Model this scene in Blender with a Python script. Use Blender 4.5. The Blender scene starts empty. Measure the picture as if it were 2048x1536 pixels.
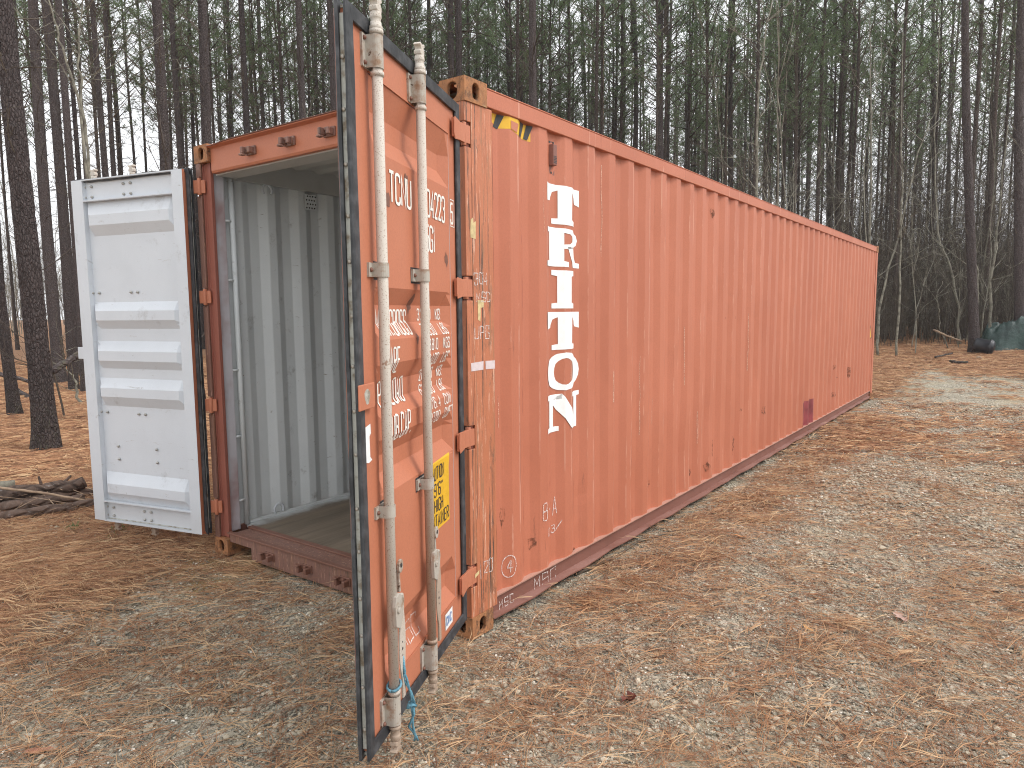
import bpy, bmesh, math, random
import numpy as np
from mathutils import Vector, Matrix, Euler

random.seed(7)
rng = np.random.default_rng(11)
S = bpy.context.scene
C = bpy.data.collections.new('scene'); S.collection.children.link(C)

# ------------------------------------------------------------------ camera
CAM = np.array([2.2796, -2.7559, 1.7424])
YAW, PITCH, ROLL, F = -0.6292, 0.1038, -0.0089, 1400.0      # F in pixels of the 2048 wide photograph
fw = np.array([math.sin(YAW)*math.cos(PITCH), math.cos(YAW)*math.cos(PITCH), -math.sin(PITCH)])
r0 = np.cross(fw, [0, 0, 1]); r0 /= np.linalg.norm(r0); u0 = np.cross(r0, fw)
rt = math.cos(ROLL)*r0 + math.sin(ROLL)*u0
up = -math.sin(ROLL)*r0 + math.cos(ROLL)*u0
cd = bpy.data.cameras.new('camera'); cam = bpy.data.objects.new('camera', cd); C.objects.link(cam)
cd.sensor_width = 36; cd.lens = F/2048*36; cd.clip_end = 2000; cd.clip_start = .05
cam.matrix_world = Matrix(((rt[0], up[0], -fw[0], CAM[0]), (rt[1], up[1], -fw[1], CAM[1]), (rt[2], up[2], -fw[2], CAM[2]), (0, 0, 0, 1)))
S.camera = cam

# ------------------------------------------------------------------ sky, sun, exposure
SUN_EL, SUN_AZ = math.radians(48), math.radians(68)           # azimuth clockwise from +y
W = bpy.data.worlds.new('World'); S.world = W; W.use_nodes = True
nt = W.node_tree; bg = nt.nodes['Background']
sky = nt.nodes.new('ShaderNodeTexSky'); sky.sky_type = 'NISHITA'; sky.sun_disc = False
sky.sun_elevation = SUN_EL; sky.sun_rotation = SUN_AZ; sky.dust_density = 4; sky.air_density = 1.0; sky.ozone_density = 1
hs = nt.nodes.new('ShaderNodeHueSaturation'); hs.inputs['Saturation'].default_value = .12
mx = nt.nodes.new('ShaderNodeMix'); mx.data_type = 'RGBA'; mx.inputs[0].default_value = .75
mx.inputs[7].default_value = (10.8, 11.0, 11.3, 1)
nt.links.new(sky.outputs[0], hs.inputs['Color']); nt.links.new(hs.outputs[0], mx.inputs[6]); nt.links.new(mx.outputs[2], bg.inputs[0])
bg.inputs[1].default_value = .10
sl = bpy.data.lights.new('sun', 'SUN'); sl.energy = 1.1; sl.angle = math.radians(22); sl.color = (1, .965, .92)
sun = bpy.data.objects.new('sun', sl); C.objects.link(sun)
sd = Vector((math.sin(SUN_AZ)*math.cos(SUN_EL), math.cos(SUN_AZ)*math.cos(SUN_EL), math.sin(SUN_EL)))
sun.rotation_euler = sd.to_track_quat('Z', 'Y').to_euler(); sun.location = (8, 4, 12)
S.view_settings.view_transform = 'Standard'; S.view_settings.look = 'None'; S.view_settings.gamma = 1
S.view_settings.use_curve_mapping = False; S.view_settings.exposure = .70
S.cycles.use_denoising = True; S.cycles.denoising_prefilter = 'NONE'; S.cycles.filter_width = 1.1; S.cycles.max_bounces = 6; S.cycles.diffuse_bounces = 3
S.cycles.glossy_bounces = 2; S.cycles.transmission_bounces = 2; S.cycles.transparent_max_bounces = 6

# ------------------------------------------------------------------ small maths
def at(px, py, d):                                            # a point seen at a photograph pixel, d metres deep
    return CAM + d*(fw + rt*(px-1024)/F - up*(py-768)/F)
def hash2(ix, iy, s):
    h = (ix*374761393 + iy*668265263 + s*1442695041) & 0xffffffff
    h = ((h ^ (h >> 13))*1274126177) & 0xffffffff
    return ((h ^ (h >> 16)) & 0xffff)/65535.0
def vnoise(x, y, s=0):
    x = np.asarray(x, float); y = np.asarray(y, float)
    ix = np.floor(x).astype(np.int64); iy = np.floor(y).astype(np.int64); fx = x-ix; fy = y-iy
    fx = fx*fx*(3-2*fx); fy = fy*fy*(3-2*fy)
    a = hash2(ix, iy, s); b = hash2(ix+1, iy, s); c = hash2(ix, iy+1, s); d = hash2(ix+1, iy+1, s)
    return (a*(1-fx)+b*fx)*(1-fy)+(c*(1-fx)+d*fx)*fy
def fbm(x, y, s=0, o=4):
    t = 0; a = .5; n = 0
    for i in range(o):
        t = t+a*vnoise(np.asarray(x)*2**i, np.asarray(y)*2**i, s+i*17); n += a; a *= .55
    return t/n
def sstep(a, b, x):
    t = np.clip((np.asarray(x, float)-a)/(b-a), 0, 1); return t*t*(3-2*t)
def ground_z(x, y):
    x = np.asarray(x, float); y = np.asarray(y, float)
    d = np.hypot(x-CAM[0], y-CAM[1])
    rise = .42*sstep(14, 30, d)*sstep(-14, 0, x) + .5*sstep(20, 60, d)
    bump = .05*(fbm(x*.7, y*.7, 3)-.5) + .018*(fbm(x*3, y*3, 9)-.5)
    bump = bump + .10*(fbm(x*.35, y*.35, 5)-.5)*sstep(-3.5, -6, x)
    w = np.maximum(np.maximum(-2.44-x, x), np.maximum(-y, y-12.2))
    k = sstep(.0, .9, w)
    return rise + bump*k - .012*(1-k)
def cover(x, y):                                              # how much of the ground pine straw hides
    x = np.asarray(x, float); y = np.asarray(y, float)
    n = fbm(x*.9+y*.3, y*.9, 21); m = fbm(x*2.6, y*2.6, 33); big = fbm(x*.28, y*.28, 41)
    left = sstep(.6, 3.1, -x+1.1*(n-.5)+1.3*(m-.5)+.25*(y+.5))
    q_ = fbm(x*5.5, y*5.5, 55); right = .12+.27*sstep(.45, .70, .25*n+.35*m+.4*q_) + .04*sstep(6, 12, y)
    right = right + .5*sstep(15.5, 21, y+3*(big-.5)) + .28*sstep(.50, .2, np.abs(x-.35+.5*(n-.5)))*sstep(.6, 2.5, y)*sstep(12.5, 9, y)
    right = np.clip(right, 0, 1)*(1-.45*sstep(.5, .62, big)*sstep(5, 9, y))*(1-.4*sstep(8, 11, y)*sstep(19, 16, y))
    c = np.where(x < 0, np.maximum(left*(.80+.6*(m-.5)), right), right)
    return np.clip(c, 0, 1)

# ------------------------------------------------------------------ objects
def obj(name, me, parent=None, label=None, cat=None, group=None, kind=None, loc=None, rot=None):
    o = bpy.data.objects.new(name, me); C.objects.link(o)
    if parent: o.parent = parent
    if label: o['label'] = label
    if cat: o['category'] = cat
    if group: o['group'] = group
    if kind: o['kind'] = kind
    if loc is not None: o.location = loc
    if rot is not None: o.rotation_euler = rot
    return o
class MB:
    def __init__(s): s.v = []; s.f = []; s.m = []; s.sm = []
    def add(s, vs, fs, m=0, sm=False):
        b = len(s.v); s.v += [tuple(map(float, p)) for p in vs]
        for f in fs: s.f.append([i+b for i in f]); s.m.append(m); s.sm.append(sm)
        return s
    def box(s, x0, x1, y0, y1, z0, z1, m=0):
        v = [(x, y, z) for z in (z0, z1) for y in (y0, y1) for x in (x0, x1)]
        return s.add(v, [(0, 2, 3, 1), (4, 5, 7, 6), (0, 1, 5, 4), (2, 6, 7, 3), (0, 4, 6, 2), (1, 3, 7, 5)], m)
    def prism(s, pts, axis, a, b, m=0):                       # polygon in the plane of the two other axes, pushed from a to b
        n = len(pts)
        def P(p, t): return {0: (t, p[0], p[1]), 1: (p[0], t, p[1]), 2: (p[0], p[1], t)}[axis]
        v = [P(p, a) for p in pts]+[P(p, b) for p in pts]
        return s.add(v, [tuple(range(n)), tuple(range(2*n-1, n-1, -1))]+[(i, i+n, (i+1) % n+n, (i+1) % n) for i in range(n)], m)
    def tube(s, pts, rad, n=8, m=0, sm=True, cap=True):
        pts = [np.array(p, float) for p in pts]; K = len(pts)
        if not hasattr(rad, '__len__'): rad = [rad]*K
        t0 = pts[1]-pts[0]; ref = np.array([0, 0, 1.]) if abs(t0[2]) < .9*np.linalg.norm(t0) else np.array([1., 0, 0])
        vs = []
        for i in range(K):
            t = pts[min(i+1, K-1)]-pts[max(i-1, 0)]; t /= np.linalg.norm(t)+1e-9
            a = np.cross(t, ref); a /= np.linalg.norm(a)+1e-9; b = np.cross(t, a); ref = -b if False else ref
            for j in range(n):
                q = 2*math.pi*j/n; vs.append(pts[i]+rad[i]*(math.cos(q)*a+math.sin(q)*b))
        fs = [(i*n+j, i*n+(j+1) % n, (i+1)*n+(j+1) % n, (i+1)*n+j) for i in range(K-1) for j in range(n)]
        if cap: fs += [tuple(range(n))[::-1], tuple(range((K-1)*n, K*n))]
        return s.add(vs, fs, m, sm)
    def lathe(s, prof, n=16, c=(0, 0, 0), m=0, sm=True):      # profile of (radius, z)
        return s.tube([(c[0], c[1], c[2]+z) for r, z in prof], [max(r, 1e-4) for r, z in prof], n, m, sm)
    def mesh(s, name, mats):
        me = bpy.data.meshes.new(name); me.from_pydata(s.v, [], s.f)
        for m in mats: me.materials.append(m)
        me.polygons.foreach_set('material_index', s.m); me.polygons.foreach_set('use_smooth', s.sm)
        bm = bmesh.new(); bm.from_mesh(me); bmesh.ops.recalc_face_normals(bm, faces=bm.faces); bm.to_mesh(me); bm.free()
        me.update(); return me
    def obj(s, name, mats, parent=None, bevel=0, **k):
        if not isinstance(mats, (list, tuple)): mats = [mats]
        o = obj(name, s.mesh(name, mats), parent, **k)
        if bevel:
            b = o.modifiers.new('bevel', 'BEVEL'); b.width = bevel; b.segments = 2; b.limit_method = 'ANGLE'; b.angle_limit = .7
        return o
def np_mesh(name, v, f, mats, attr=None, smooth=False):       # v (n,3); f (m,k) all of the same size
    me = bpy.data.meshes.new(name); v = np.asarray(v, np.float32); f = np.asarray(f, np.int32)
    me.vertices.add(len(v)); me.vertices.foreach_set('co', v.ravel())
    k = f.shape[1]; me.loops.add(f.size); me.loops.foreach_set('vertex_index', f.ravel())
    me.polygons.add(len(f)); me.polygons.foreach_set('loop_start', np.arange(0, f.size, k, dtype=np.int32))
    me.polygons.foreach_set('use_smooth', np.full(len(f), smooth))
    for m in mats: me.materials.append(m)
    for an, val in (attr or {}).items():
        val = np.asarray(val, np.float32)
        if val.ndim == 1: a = me.attributes.new(an, 'FLOAT', 'POINT'); a.data.foreach_set('value', val)
        else: a = me.attributes.new(an, 'FLOAT_COLOR', 'POINT'); a.data.foreach_set('color', val.ravel())
    me.update(calc_edges=True); return me

# ------------------------------------------------------------------ materials
class N:                                                      # a short way to write node trees
    def __init__(s, name, rough=.6, spec=.4):
        s.mat = bpy.data.materials.new(name); s.mat.use_nodes = True; s.t = s.mat.node_tree
        s.b = s.t.nodes['Principled BSDF']; s.b.inputs['Roughness'].default_value = rough; s.b.inputs['Specular IOR Level'].default_value = spec
        s.co = s.t.nodes.new('ShaderNodeTexCoord').outputs['Object']
    def put(s, sock, v):
        if hasattr(v, 'is_linked') or hasattr(v, 'links'): s.t.links.new(v, sock)
        elif isinstance(v, (tuple, list)) and len(v) == 3 and sock.type == 'RGBA': sock.default_value = (*v, 1)
        else: sock.default_value = v
    def map(s, sc=(1, 1, 1), v=None, rot=(0, 0, 0)):
        n = s.t.nodes.new('ShaderNodeMapping'); n.inputs['Scale'].default_value = sc; n.inputs['Rotation'].default_value = rot
        s.put(n.inputs[0], v or s.co); return n.outputs[0]
    def noise(s, scale, detail=4, rough=.6, v=None, dist=0):
        n = s.t.nodes.new('ShaderNodeTexNoise'); n.inputs['Scale'].default_value = scale; n.inputs['Detail'].default_value = detail
        n.inputs['Roughness'].default_value = rough; n.inputs['Distortion'].default_value = dist; s.put(n.inputs['Vector'], v or s.co); return n.outputs[0]
    def voro(s, scale, v=None, feature='F1', rnd=1):
        n = s.t.nodes.new('ShaderNodeTexVoronoi'); n.feature = feature; n.inputs['Scale'].default_value = scale
        n.inputs['Randomness'].default_value = rnd; s.put(n.inputs['Vector'], v or s.co); return n
    def ramp(s, x, a, b, lo=0., hi=1.):
        n = s.t.nodes.new('ShaderNodeMapRange'); n.interpolation_type = 'SMOOTHSTEP'; s.put(n.inputs[0], x)
        for i, q in enumerate((a, b, lo, hi)): n.inputs[i+1].default_value = q
        return n.outputs[0]
    def cr(s, x, stops):
        n = s.t.nodes.new('ShaderNodeValToRGB'); e = n.color_ramp.elements
        while len(e) < len(stops): e.new(.5)
        for i, (p, c) in enumerate(stops): e[i].position = p; e[i].color = (*c, 1)
        s.put(n.inputs[0], x); return n.outputs[0]
    def math(s, op, a, b=0.):
        n = s.t.nodes.new('ShaderNodeMath'); n.operation = op; s.put(n.inputs[0], a); s.put(n.inputs[1], b); return n.outputs[0]
    def mix(s, f, a, b, mode='MIX'):
        n = s.t.nodes.new('ShaderNodeMix'); n.data_type = 'RGBA'; n.blend_type = mode
        s.put(n.inputs[0], f); s.put(n.inputs[6], a); s.put(n.inputs[7], b); return n.outputs[2]
    def sep(s, v=None):
        n = s.t.nodes.new('ShaderNodeSeparateXYZ'); s.put(n.inputs[0], v or s.co); return n.outputs
    def bump(s, h, strength=.3, dist=.01):
        n = s.t.nodes.new('ShaderNodeBump'); n.inputs['Strength'].default_value = strength; n.inputs['Distance'].default_value = dist
        s.put(n.inputs['Height'], h); s.t.links.new(n.outputs[0], s.b.inputs['Normal'])
    def attr(s, name):
        n = s.t.nodes.new('ShaderNodeAttribute'); n.attribute_name = name; return n
    def rand(s): return s.t.nodes.new('ShaderNodeObjectInfo').outputs['Random']
    def col(s, c): s.put(s.b.inputs['Base Color'], c); return s.mat

def paint(name, col, rust=.5, fade=.25, streak=.35, chips=None, rough=.55, spot=9., grime=.25):
    n = N(name, rough)
    big = n.noise(1.3, 5, .65); c = n.mix(n.ramp(big, .3, .72, 0, fade), col, tuple(min(1, q*1.28+.03) for q in col))
    c = n.mix(n.ramp(n.noise(3.1, 6, .7), .5, .75, 0, fade*.9), c, tuple(q*.72 for q in col))
    fine = n.noise(90, 3, .6); c = n.mix(n.ramp(fine, .35, .7, 0, .16), c, tuple(q*.6 for q in col))
    st = n.noise(1, 5, .75, n.map((38, 38, .9))); c = n.mix(n.ramp(st, .62, .74, 0, streak), c, tuple(min(1, q*1.45+.07) for q in col))
    st2 = n.noise(1, 5, .75, n.map((24, 24, .5))); c = n.mix(n.ramp(st2, .6, .75, 0, streak*grime*2.4), c, tuple(q*.45 for q in col))
    if name == 'container_paint':
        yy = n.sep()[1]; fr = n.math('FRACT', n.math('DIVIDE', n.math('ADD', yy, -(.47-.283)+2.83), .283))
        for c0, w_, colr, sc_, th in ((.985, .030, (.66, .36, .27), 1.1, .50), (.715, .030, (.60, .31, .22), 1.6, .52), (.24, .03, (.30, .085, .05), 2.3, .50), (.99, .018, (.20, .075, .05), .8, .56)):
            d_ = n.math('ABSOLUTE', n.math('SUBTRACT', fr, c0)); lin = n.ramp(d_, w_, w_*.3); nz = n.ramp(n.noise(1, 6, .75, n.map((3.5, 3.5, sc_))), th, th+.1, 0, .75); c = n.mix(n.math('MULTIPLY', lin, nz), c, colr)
        c = n.mix(n.ramp(n.noise(1, 7, .75, n.map((16, 16, 1.8))), .655, .70, 0, .6), c, (.19, .07, .045))
        c = n.mix(n.ramp(n.noise(1, 3, .5, n.map((.9, .9, .35))), .42, .66, 0, .35), c, (.40, .125, .072))
    if chips:
        ch = n.noise(1, 6, .8, n.map((34, 34, 1.6))); ch2 = n.noise(1, 6, .8, n.map((60, 60, 1.3)))
        c = n.mix(n.ramp(ch, .55, .60, 0, chips*.7), c, (.30, .155, .085)); c = n.mix(n.ramp(ch2, .565, .60, 0, chips), c, (.075, .05, .04))
        c = n.mix(n.ramp(n.noise(1, 6, .8, n.map((60, 60, 4))), .57, .63, 0, chips*.85), c, (.66, .40, .29))
        c = n.mix(n.ramp(n.noise(1, 6, .8, n.map((9, 9, 3))), .56, .64, 0, chips*.6), c, (.12, .07, .045))
    sp = n.noise(spot, 8, .72); halo = n.ramp(sp, .74-.09*rust, .82-.09*rust, 0, .8*min(1, rust*2)); c = n.mix(halo, c, (.16, .055, .025))
    core = n.ramp(sp, .785-.09*rust, .83-.09*rust, 0, min(1, rust*2)); c = n.mix(core, c, (.035, .02, .016))
    n.bump(n.math('ADD', n.math('MULTIPLY', n.noise(160, 3), .25), n.math('MULTIPLY', sp, .6)), .25, .004)
    return n.col(c)
ORANGE = (.462, .151, .083)
M = {}
M['paint'] = paint('container_paint', ORANGE, .35, .3, .35, spot=11)
M['door'] = paint('door_paint', (.465, .165, .090), .55, .22, .2, spot=8)
M['post'] = paint('worn_post_paint', (.45, .155, .075), .8, .45, .6, chips=1.)
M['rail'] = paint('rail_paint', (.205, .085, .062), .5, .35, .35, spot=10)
M['ledge'] = paint('pale_rail_ledge', (.46, .26, .20), .2, .3, .2)  # paler tone for the top face of the bottom rail
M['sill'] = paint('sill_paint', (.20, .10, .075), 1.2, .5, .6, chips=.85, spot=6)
M['casting'] = paint('casting_paint', (.36, .165, .075), 1.25, .5, .6, chips=.9, spot=12)
M['inpost'] = paint('inner_post_paint', (.27, .09, .062), .7, .35, .4, spot=9)
M['rustdark'] = paint('rusty_steel', (.17, .075, .05), 1.2, .5, .5, spot=20)
n = N('grimy_casting', .75, .3); c = n.mix(n.ramp(n.noise(9, 7, .75), .35, .7), (.42, .185, .080), (.25, .12, .06)); c = n.mix(n.ramp(n.noise(17, 8, .8), .5, .62, 0, .85), c, (.085, .05, .035))
c = n.mix(n.ramp(n.noise(30, 6, .8), .58, .68, 0, .7), c, (.40, .31, .17)); c = n.mix(n.ramp(n.noise(1, 6, .8, n.map((40, 40, 9))), .56, .63, 0, .8), c, (.06, .035, .025)); n.bump(n.noise(60, 6, .7), .6, .004); M['casting'] = n.col(c)
def white_paint(name, col, dirt, scr=True):
    n = N(name, .5); c = n.mix(n.ramp(n.noise(1.7, 5, .65), .35, .75, 0, .35), col, tuple(q*.80 for q in col))
    c = n.mix(n.ramp(n.noise(5, 7, .75), .56, .78, 0, dirt), c, (.30, .29, .28))
    if scr:
        sc = n.noise(1, 6, .8, n.map((3, 3, 22), rot=(.2, .1, 0))); c = n.mix(n.ramp(sc, .66, .72, 0, dirt), c, (.26, .2, .13))
        c = n.mix(n.ramp(n.noise(7, 8, .8, n.map((1, 1, 3)), .6), .62, .68, 0, dirt*.9), c, (.20, .16, .11))
    c = n.mix(n.ramp(n.sep()[2], .45, .15, 0, .22), c, (.38, .34, .28))
    n.bump(n.noise(120, 3), .15, .003); return n.col(c)
M['white'] = white_paint('white_overspray', (.64, .675, .72), .5)
M['inner'] = white_paint('inner_wall_paint', (.70, .73, .735), 1.)
M['roofin'] = white_paint('ceiling_paint', (.50, .50, .48), .5, False)
n = N('sprayed_post', .55); f = n.noise(2.2, 4, .6, n.map((1, 1, .8)))
M['spray'] = n.col(n.mix(n.ramp(f, .38, .62, .1, .95), (.34, .20, .19), (.60, .585, .62)))
n = N('rubber', .55); c = n.mix(n.ramp(n.noise(14, 5), .4, .75), (.028, .03, .034), (.085, .088, .095)); n.bump(n.noise(60), .3, .003); M['rubber'] = n.col(c)
n = N('galvanised_strip', .5); M['strip'] = n.col(n.mix(n.ramp(n.noise(20, 6), .45, .7), (.46, .46, .42), (.2, .15, .1)))
def rodmat(name, brown):
    n = N(name, .7); sp = n.noise(210, 2, .5); lo = n.ramp(n.sep()[2], 1.9, .2, 0, brown)
    c = n.mix(n.ramp(n.noise(5, 5), .4, .8, 0, .5), (.55, .50, .44), (.43, .36, .29)); c = n.mix(lo, c, (.32, .22, .15))
    c = n.mix(n.ramp(sp, .58, .68, 0, .65), c, (.22, .13, .08)); c = n.mix(n.ramp(n.noise(12, 7, .7), .64, .72, 0, .8), c, (.22, .1, .05))
    n.bump(sp, .3, .002); return n.col(c)
M['rod'] = rodmat('speckled_galvanised_rod', .12); M['rod2'] = rodmat('rusty_speckled_rod', .75)
n = N('bracket_steel', .6); c = n.mix(n.ramp(n.noise(14, 7, .7), .45, .68), (.42, .385, .335), (.27, .165, .10)); n.bump(n.noise(60), .3, .003)
M['bracket'] = n.col(n.mix(n.ramp(n.noise(40, 5), .62, .7), c, (.09, .05, .03)))
n = N('bolt_steel', .4); n.b.inputs['Metallic'].default_value = .4; M['bolt'] = n.col((.42, .41, .38))
n = N('plywood_floor', .7); st = n.noise(1, 7, .75, n.map((9, .6, 1))); c = n.mix(n.ramp(st, .3, .75), (.225, .175, .125), (.11, .085, .062))
c = n.mix(n.ramp(n.noise(4, 7, .75), .6, .72, 0, .6), c, (.33, .27, .2)); c = n.mix(n.ramp(n.noise(23, 8, .8), .69, .72, 0, .7), c, (.5, .42, .3))
edge = n.ramp(n.math('ADD', n.sep()[0], n.math('MULTIPLY', n.noise(5), .3)), -2.06, -2.26); c = n.mix(edge, c, (.58, .60, .60)); M['floor'] = n.col(c)
def flat(name, col, rough=.6, var=.12, sc=25):
    n = N(name, rough); return n.col(n.mix(n.ramp(n.noise(sc, 5), .35, .75, 0, 1), col, tuple(q*(1-var) for q in col)))
M['letter'] = flat('white_lettering', (.86, .86, .85), .5, .06)
M['letter2'] = flat('door_lettering', (.84, .82, .76), .5, .15)
M['yellow'] = flat('yellow_sticker', (.72, .42, .025), .5, .15, 12); M['black'] = flat('black_print', (.035, .035, .037), .5)
M['paper'] = flat('white_paper', (.82, .82, .82), .6, .15); M['blue'] = flat('blue_print', (.10, .25, .55), .5)
M['cream'] = flat('torn_sticker', (.66, .52, .27), .6, .4); M['tape'] = flat('pale_tape', (.66, .56, .56), .5, .2)
M['patch'] = flat('dark_red_patch', (.30, .06, .065), .5, .45, 6); M['rope'] = flat('blue_rope_fibre', (.14, .33, .43), .8, .5, 160)
n = N('chalk', .9, .1); tr = n.t.nodes.new('ShaderNodeBsdfTransparent'); ms = n.t.nodes.new('ShaderNodeMixShader')
n.put(ms.inputs[0], n.ramp(n.noise(110, 3), .36, .62, .25, .95)); n.t.links.new(tr.outputs[0], ms.inputs[1]); n.t.links.new(n.b.outputs[0], ms.inputs[2])
n.t.links.new(ms.outputs[0], n.t.nodes['Material Output'].inputs[0]); M['chalk'] = n.col((.78, .70, .66))
M['chalkorange'] = M['chalk'].copy(); M['chalkorange'].node_tree.nodes['Principled BSDF'].inputs['Base Color'].default_value = (.68, .42, .32, 1)
def bark(name, a, b, plate=1., moss=True):
    n = N(name, .85, .25); rnd = n.rand()
    v = n.voro(1, n.map((9*plate, 9*plate, 15*plate)), 'DISTANCE_TO_EDGE').outputs[0]
    w = n.noise(1, 6, .75, n.map((14, 14, 26))); pl = n.ramp(v, 0, .22)
    c = n.mix(n.ramp(w, .3, .7), a, b); c = n.mix(n.ramp(pl, .0, .6, .75, 0), c, tuple(q*.35 for q in a))
    c = n.mix(n.ramp(n.noise(1, 6, .7, n.map((2.2, 2.2, 1.6))), .5, .75, 0, .25), c, (.13, .08, .065))
    c = n.mix(n.ramp(n.noise(1, 7, .8, n.map((12, 12, 34))), .57, .66, 0, .8), c, (.30, .285, .275))
    if moss: c = n.mix(n.math('MULTIPLY', n.ramp(n.sep()[2], 1.2, .1), n.ramp(n.noise(9, 6, .7), .5, .66, 0, .5)), c, (.10, .105, .05))
    c = n.mix(n.math('MULTIPLY', rnd, .45), c, tuple(q*1.7 for q in b))
    n.bump(n.math('ADD', pl, w), .9, .02); return n.col(c)
M['bark'] = bark('wet_pine_bark', (.048, .036, .035), (.10, .08, .077)); M['barkfar'] = bark('pine_bark_far', (.05, .037, .032), (.10, .075, .064), .6, False)
n = N('dead_twig_bark', .85, .2); M['twig'] = n.col(n.mix(n.rand(), (.060, .045, .037), (.13, .11, .085)))
n = N('pale_sapling_bark', .85, .2); c = n.mix(n.ramp(n.noise(6, 6, .7), .4, .65), (.26, .245, .195), (.11, .10, .08)); M['sapling'] = n.col(c)
n = N('tan_dead_wood', .85, .2); c = n.mix(n.ramp(n.noise(9, 6, .7), .4, .7), (.36, .26, .18), (.17, .11, .08)); M['tan'] = n.col(c)
def leafmat(name, a, b, tr=.3):
    n = N(name, .6, .3); at_ = n.attr('tint').outputs['Fac']; c = n.mix(at_, a, b); c = n.mix(n.math('MULTIPLY', n.rand(), .4), c, (.10, .09, .04))
    t = n.t.nodes.new('ShaderNodeBsdfTranslucent'); ms = n.t.nodes.new('ShaderNodeMixShader'); ms.inputs[0].default_value = tr
    n.put(t.inputs[0], c); n.t.links.new(n.b.outputs[0], ms.inputs[1]); n.t.links.new(t.outputs[0], ms.inputs[2])
    n.t.links.new(ms.outputs[0], n.t.nodes['Material Output'].inputs[0]); return n.col(c)
M['needle'] = leafmat('pine_foliage', (.10, .16, .080), (.23, .31, .155), .55)
M['grass'] = leafmat('weed_leaves', (.09, .15, .04), (.16, .24, .07), .3)
n = N('pine_straw', .75, .2); c = n.cr(n.attr('tint').outputs['Fac'], [(0, (.14, .065, .040)), (.35, (.33, .165, .090)), (.7, (.50, .285, .150)), (1, (.66, .47, .28))]); M['straw'] = n.col(c)
n = N('gravel_stones', .8, .3); c = n.cr(n.attr('tint').outputs['Fac'], [(0, (.085, .08, .07)), (.3, (.22, .205, .165)), (.6, (.39, .345, .265)), (.85, (.56, .48, .36)), (1, (.85, .81, .72))])
c = n.mix(n.ramp(n.noise(90, 4), .4, .7, 0, .35), c, (.30, .26, .2)); n.bump(n.noise(220), .4, .003); M['stone'] = n.col(c)
# ground: sand and grit, straw where the cover attribute says so
n = N('gravel_and_straw_ground', .9, .2); co = n.co
cov = n.attr('cover').outputs['Fac']
v1 = n.voro(95); v2 = n.voro(38); cell = n.cr(n.sep(v1.outputs['Color'])[0], [(0, (.12, .11, .095)), (.35, (.27, .24, .185)), (.7, (.42, .365, .27)), (1, (.62, .56, .45))])
cell2 = n.cr(n.sep(v2.outputs['Color'])[1], [(0, (.13, .125, .11)), (.5, (.32, .285, .22)), (1, (.62, .56, .46))])
c = n.mix(n.ramp(n.sep(v2.outputs['Color'])[0], .55, .6), cell, cell2)
sand = n.mix(n.ramp(n.noise(60, 5, .7), .35, .7), (.47, .39, .26), (.34, .285, .195))
sandm = n.math('MULTIPLY', n.ramp(n.noise(1.1, 5, .65), .46, .62), n.ramp(n.noise(17, 5, .7), .36, .6)); c = n.mix(n.math('MULTIPLY', sandm, .75), c, sand)
c = n.mix(n.math('MULTIPLY', n.attr('ochre').outputs['Fac'], n.ramp(n.noise(3, 5), .35, .55, .3, .9)), c, n.mix(n.noise(30, 5), (.44, .29, .12), (.30, .21, .10)))
s1 = n.noise(1, 6, .75, n.map((14, 90, 30), rot=(0, 0, -.55)), .8); s2 = n.noise(1, 6, .75, n.map((80, 16, 30), rot=(0, 0, .5)), .8); s3 = n.noise(2.2, 6, .7)
straw = n.cr(n.math('ADD', n.math('MULTIPLY', s1, .5), n.math('MULTIPLY', s2, .5)), [(.30, (.11, .058, .038)), (.43, (.27, .135, .075)), (.55, (.43, .235, .125)), (.7, (.58, .38, .21))])
straw = n.mix(n.ramp(s3, .45, .75, 0, .5), straw, (.16, .075, .04)); straw = n.mix(n.ramp(n.noise(1, 5, .8, n.map((45, 70, 30))), .52, .66, 0, .75), straw, (.07, .038, .026))
edge = n.math('ADD', cov, n.math('MULTIPLY', n.math('SUBTRACT', s1, .5), 1.3))
c = n.mix(n.ramp(edge, .42, .66, 0, .96), c, straw)
n.bump(n.math('ADD', n.math('MULTIPLY', v1.outputs[0], .6), n.math('ADD', n.math('MULTIPLY', v2.outputs[0], .8), s1)), .8, .012)
M['ground'] = n.col(c)
n = N('far_field', .9, .1); M['field'] = n.col(n.mix(n.noise(.2, 6), (.22, .17, .10), (.12, .10, .06)))

# ------------------------------------------------------------------ ground
g = np.linspace(-1, 1, 520); a = 6.9; gx = .42*np.sinh(a*g)/1.0
X, Y = np.meshgrid(gx*1.0 + .2, gx*1.0 + .8, indexing='ij')
Z = ground_z(X, Y); nx = len(g)
idx = np.arange(nx*nx).reshape(nx, nx); fa = np.stack([idx[:-1, :-1], idx[1:, :-1], idx[1:, 1:], idx[:-1, 1:]], -1).reshape(-1, 4)
och = sstep(.42, .6, fbm(X*.8, Y*.8, 77))*sstep(-.9, -2.0, X)*sstep(-7, -4.5, X)*(Y < 1.5)
me = np_mesh('ground', np.stack([X, Y, Z], -1).reshape(-1, 3), fa, [M['ground']], {'cover': cover(X, Y).ravel(), 'ochre': och.ravel()}, True)
obj('ground', me, kind='structure')

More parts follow.
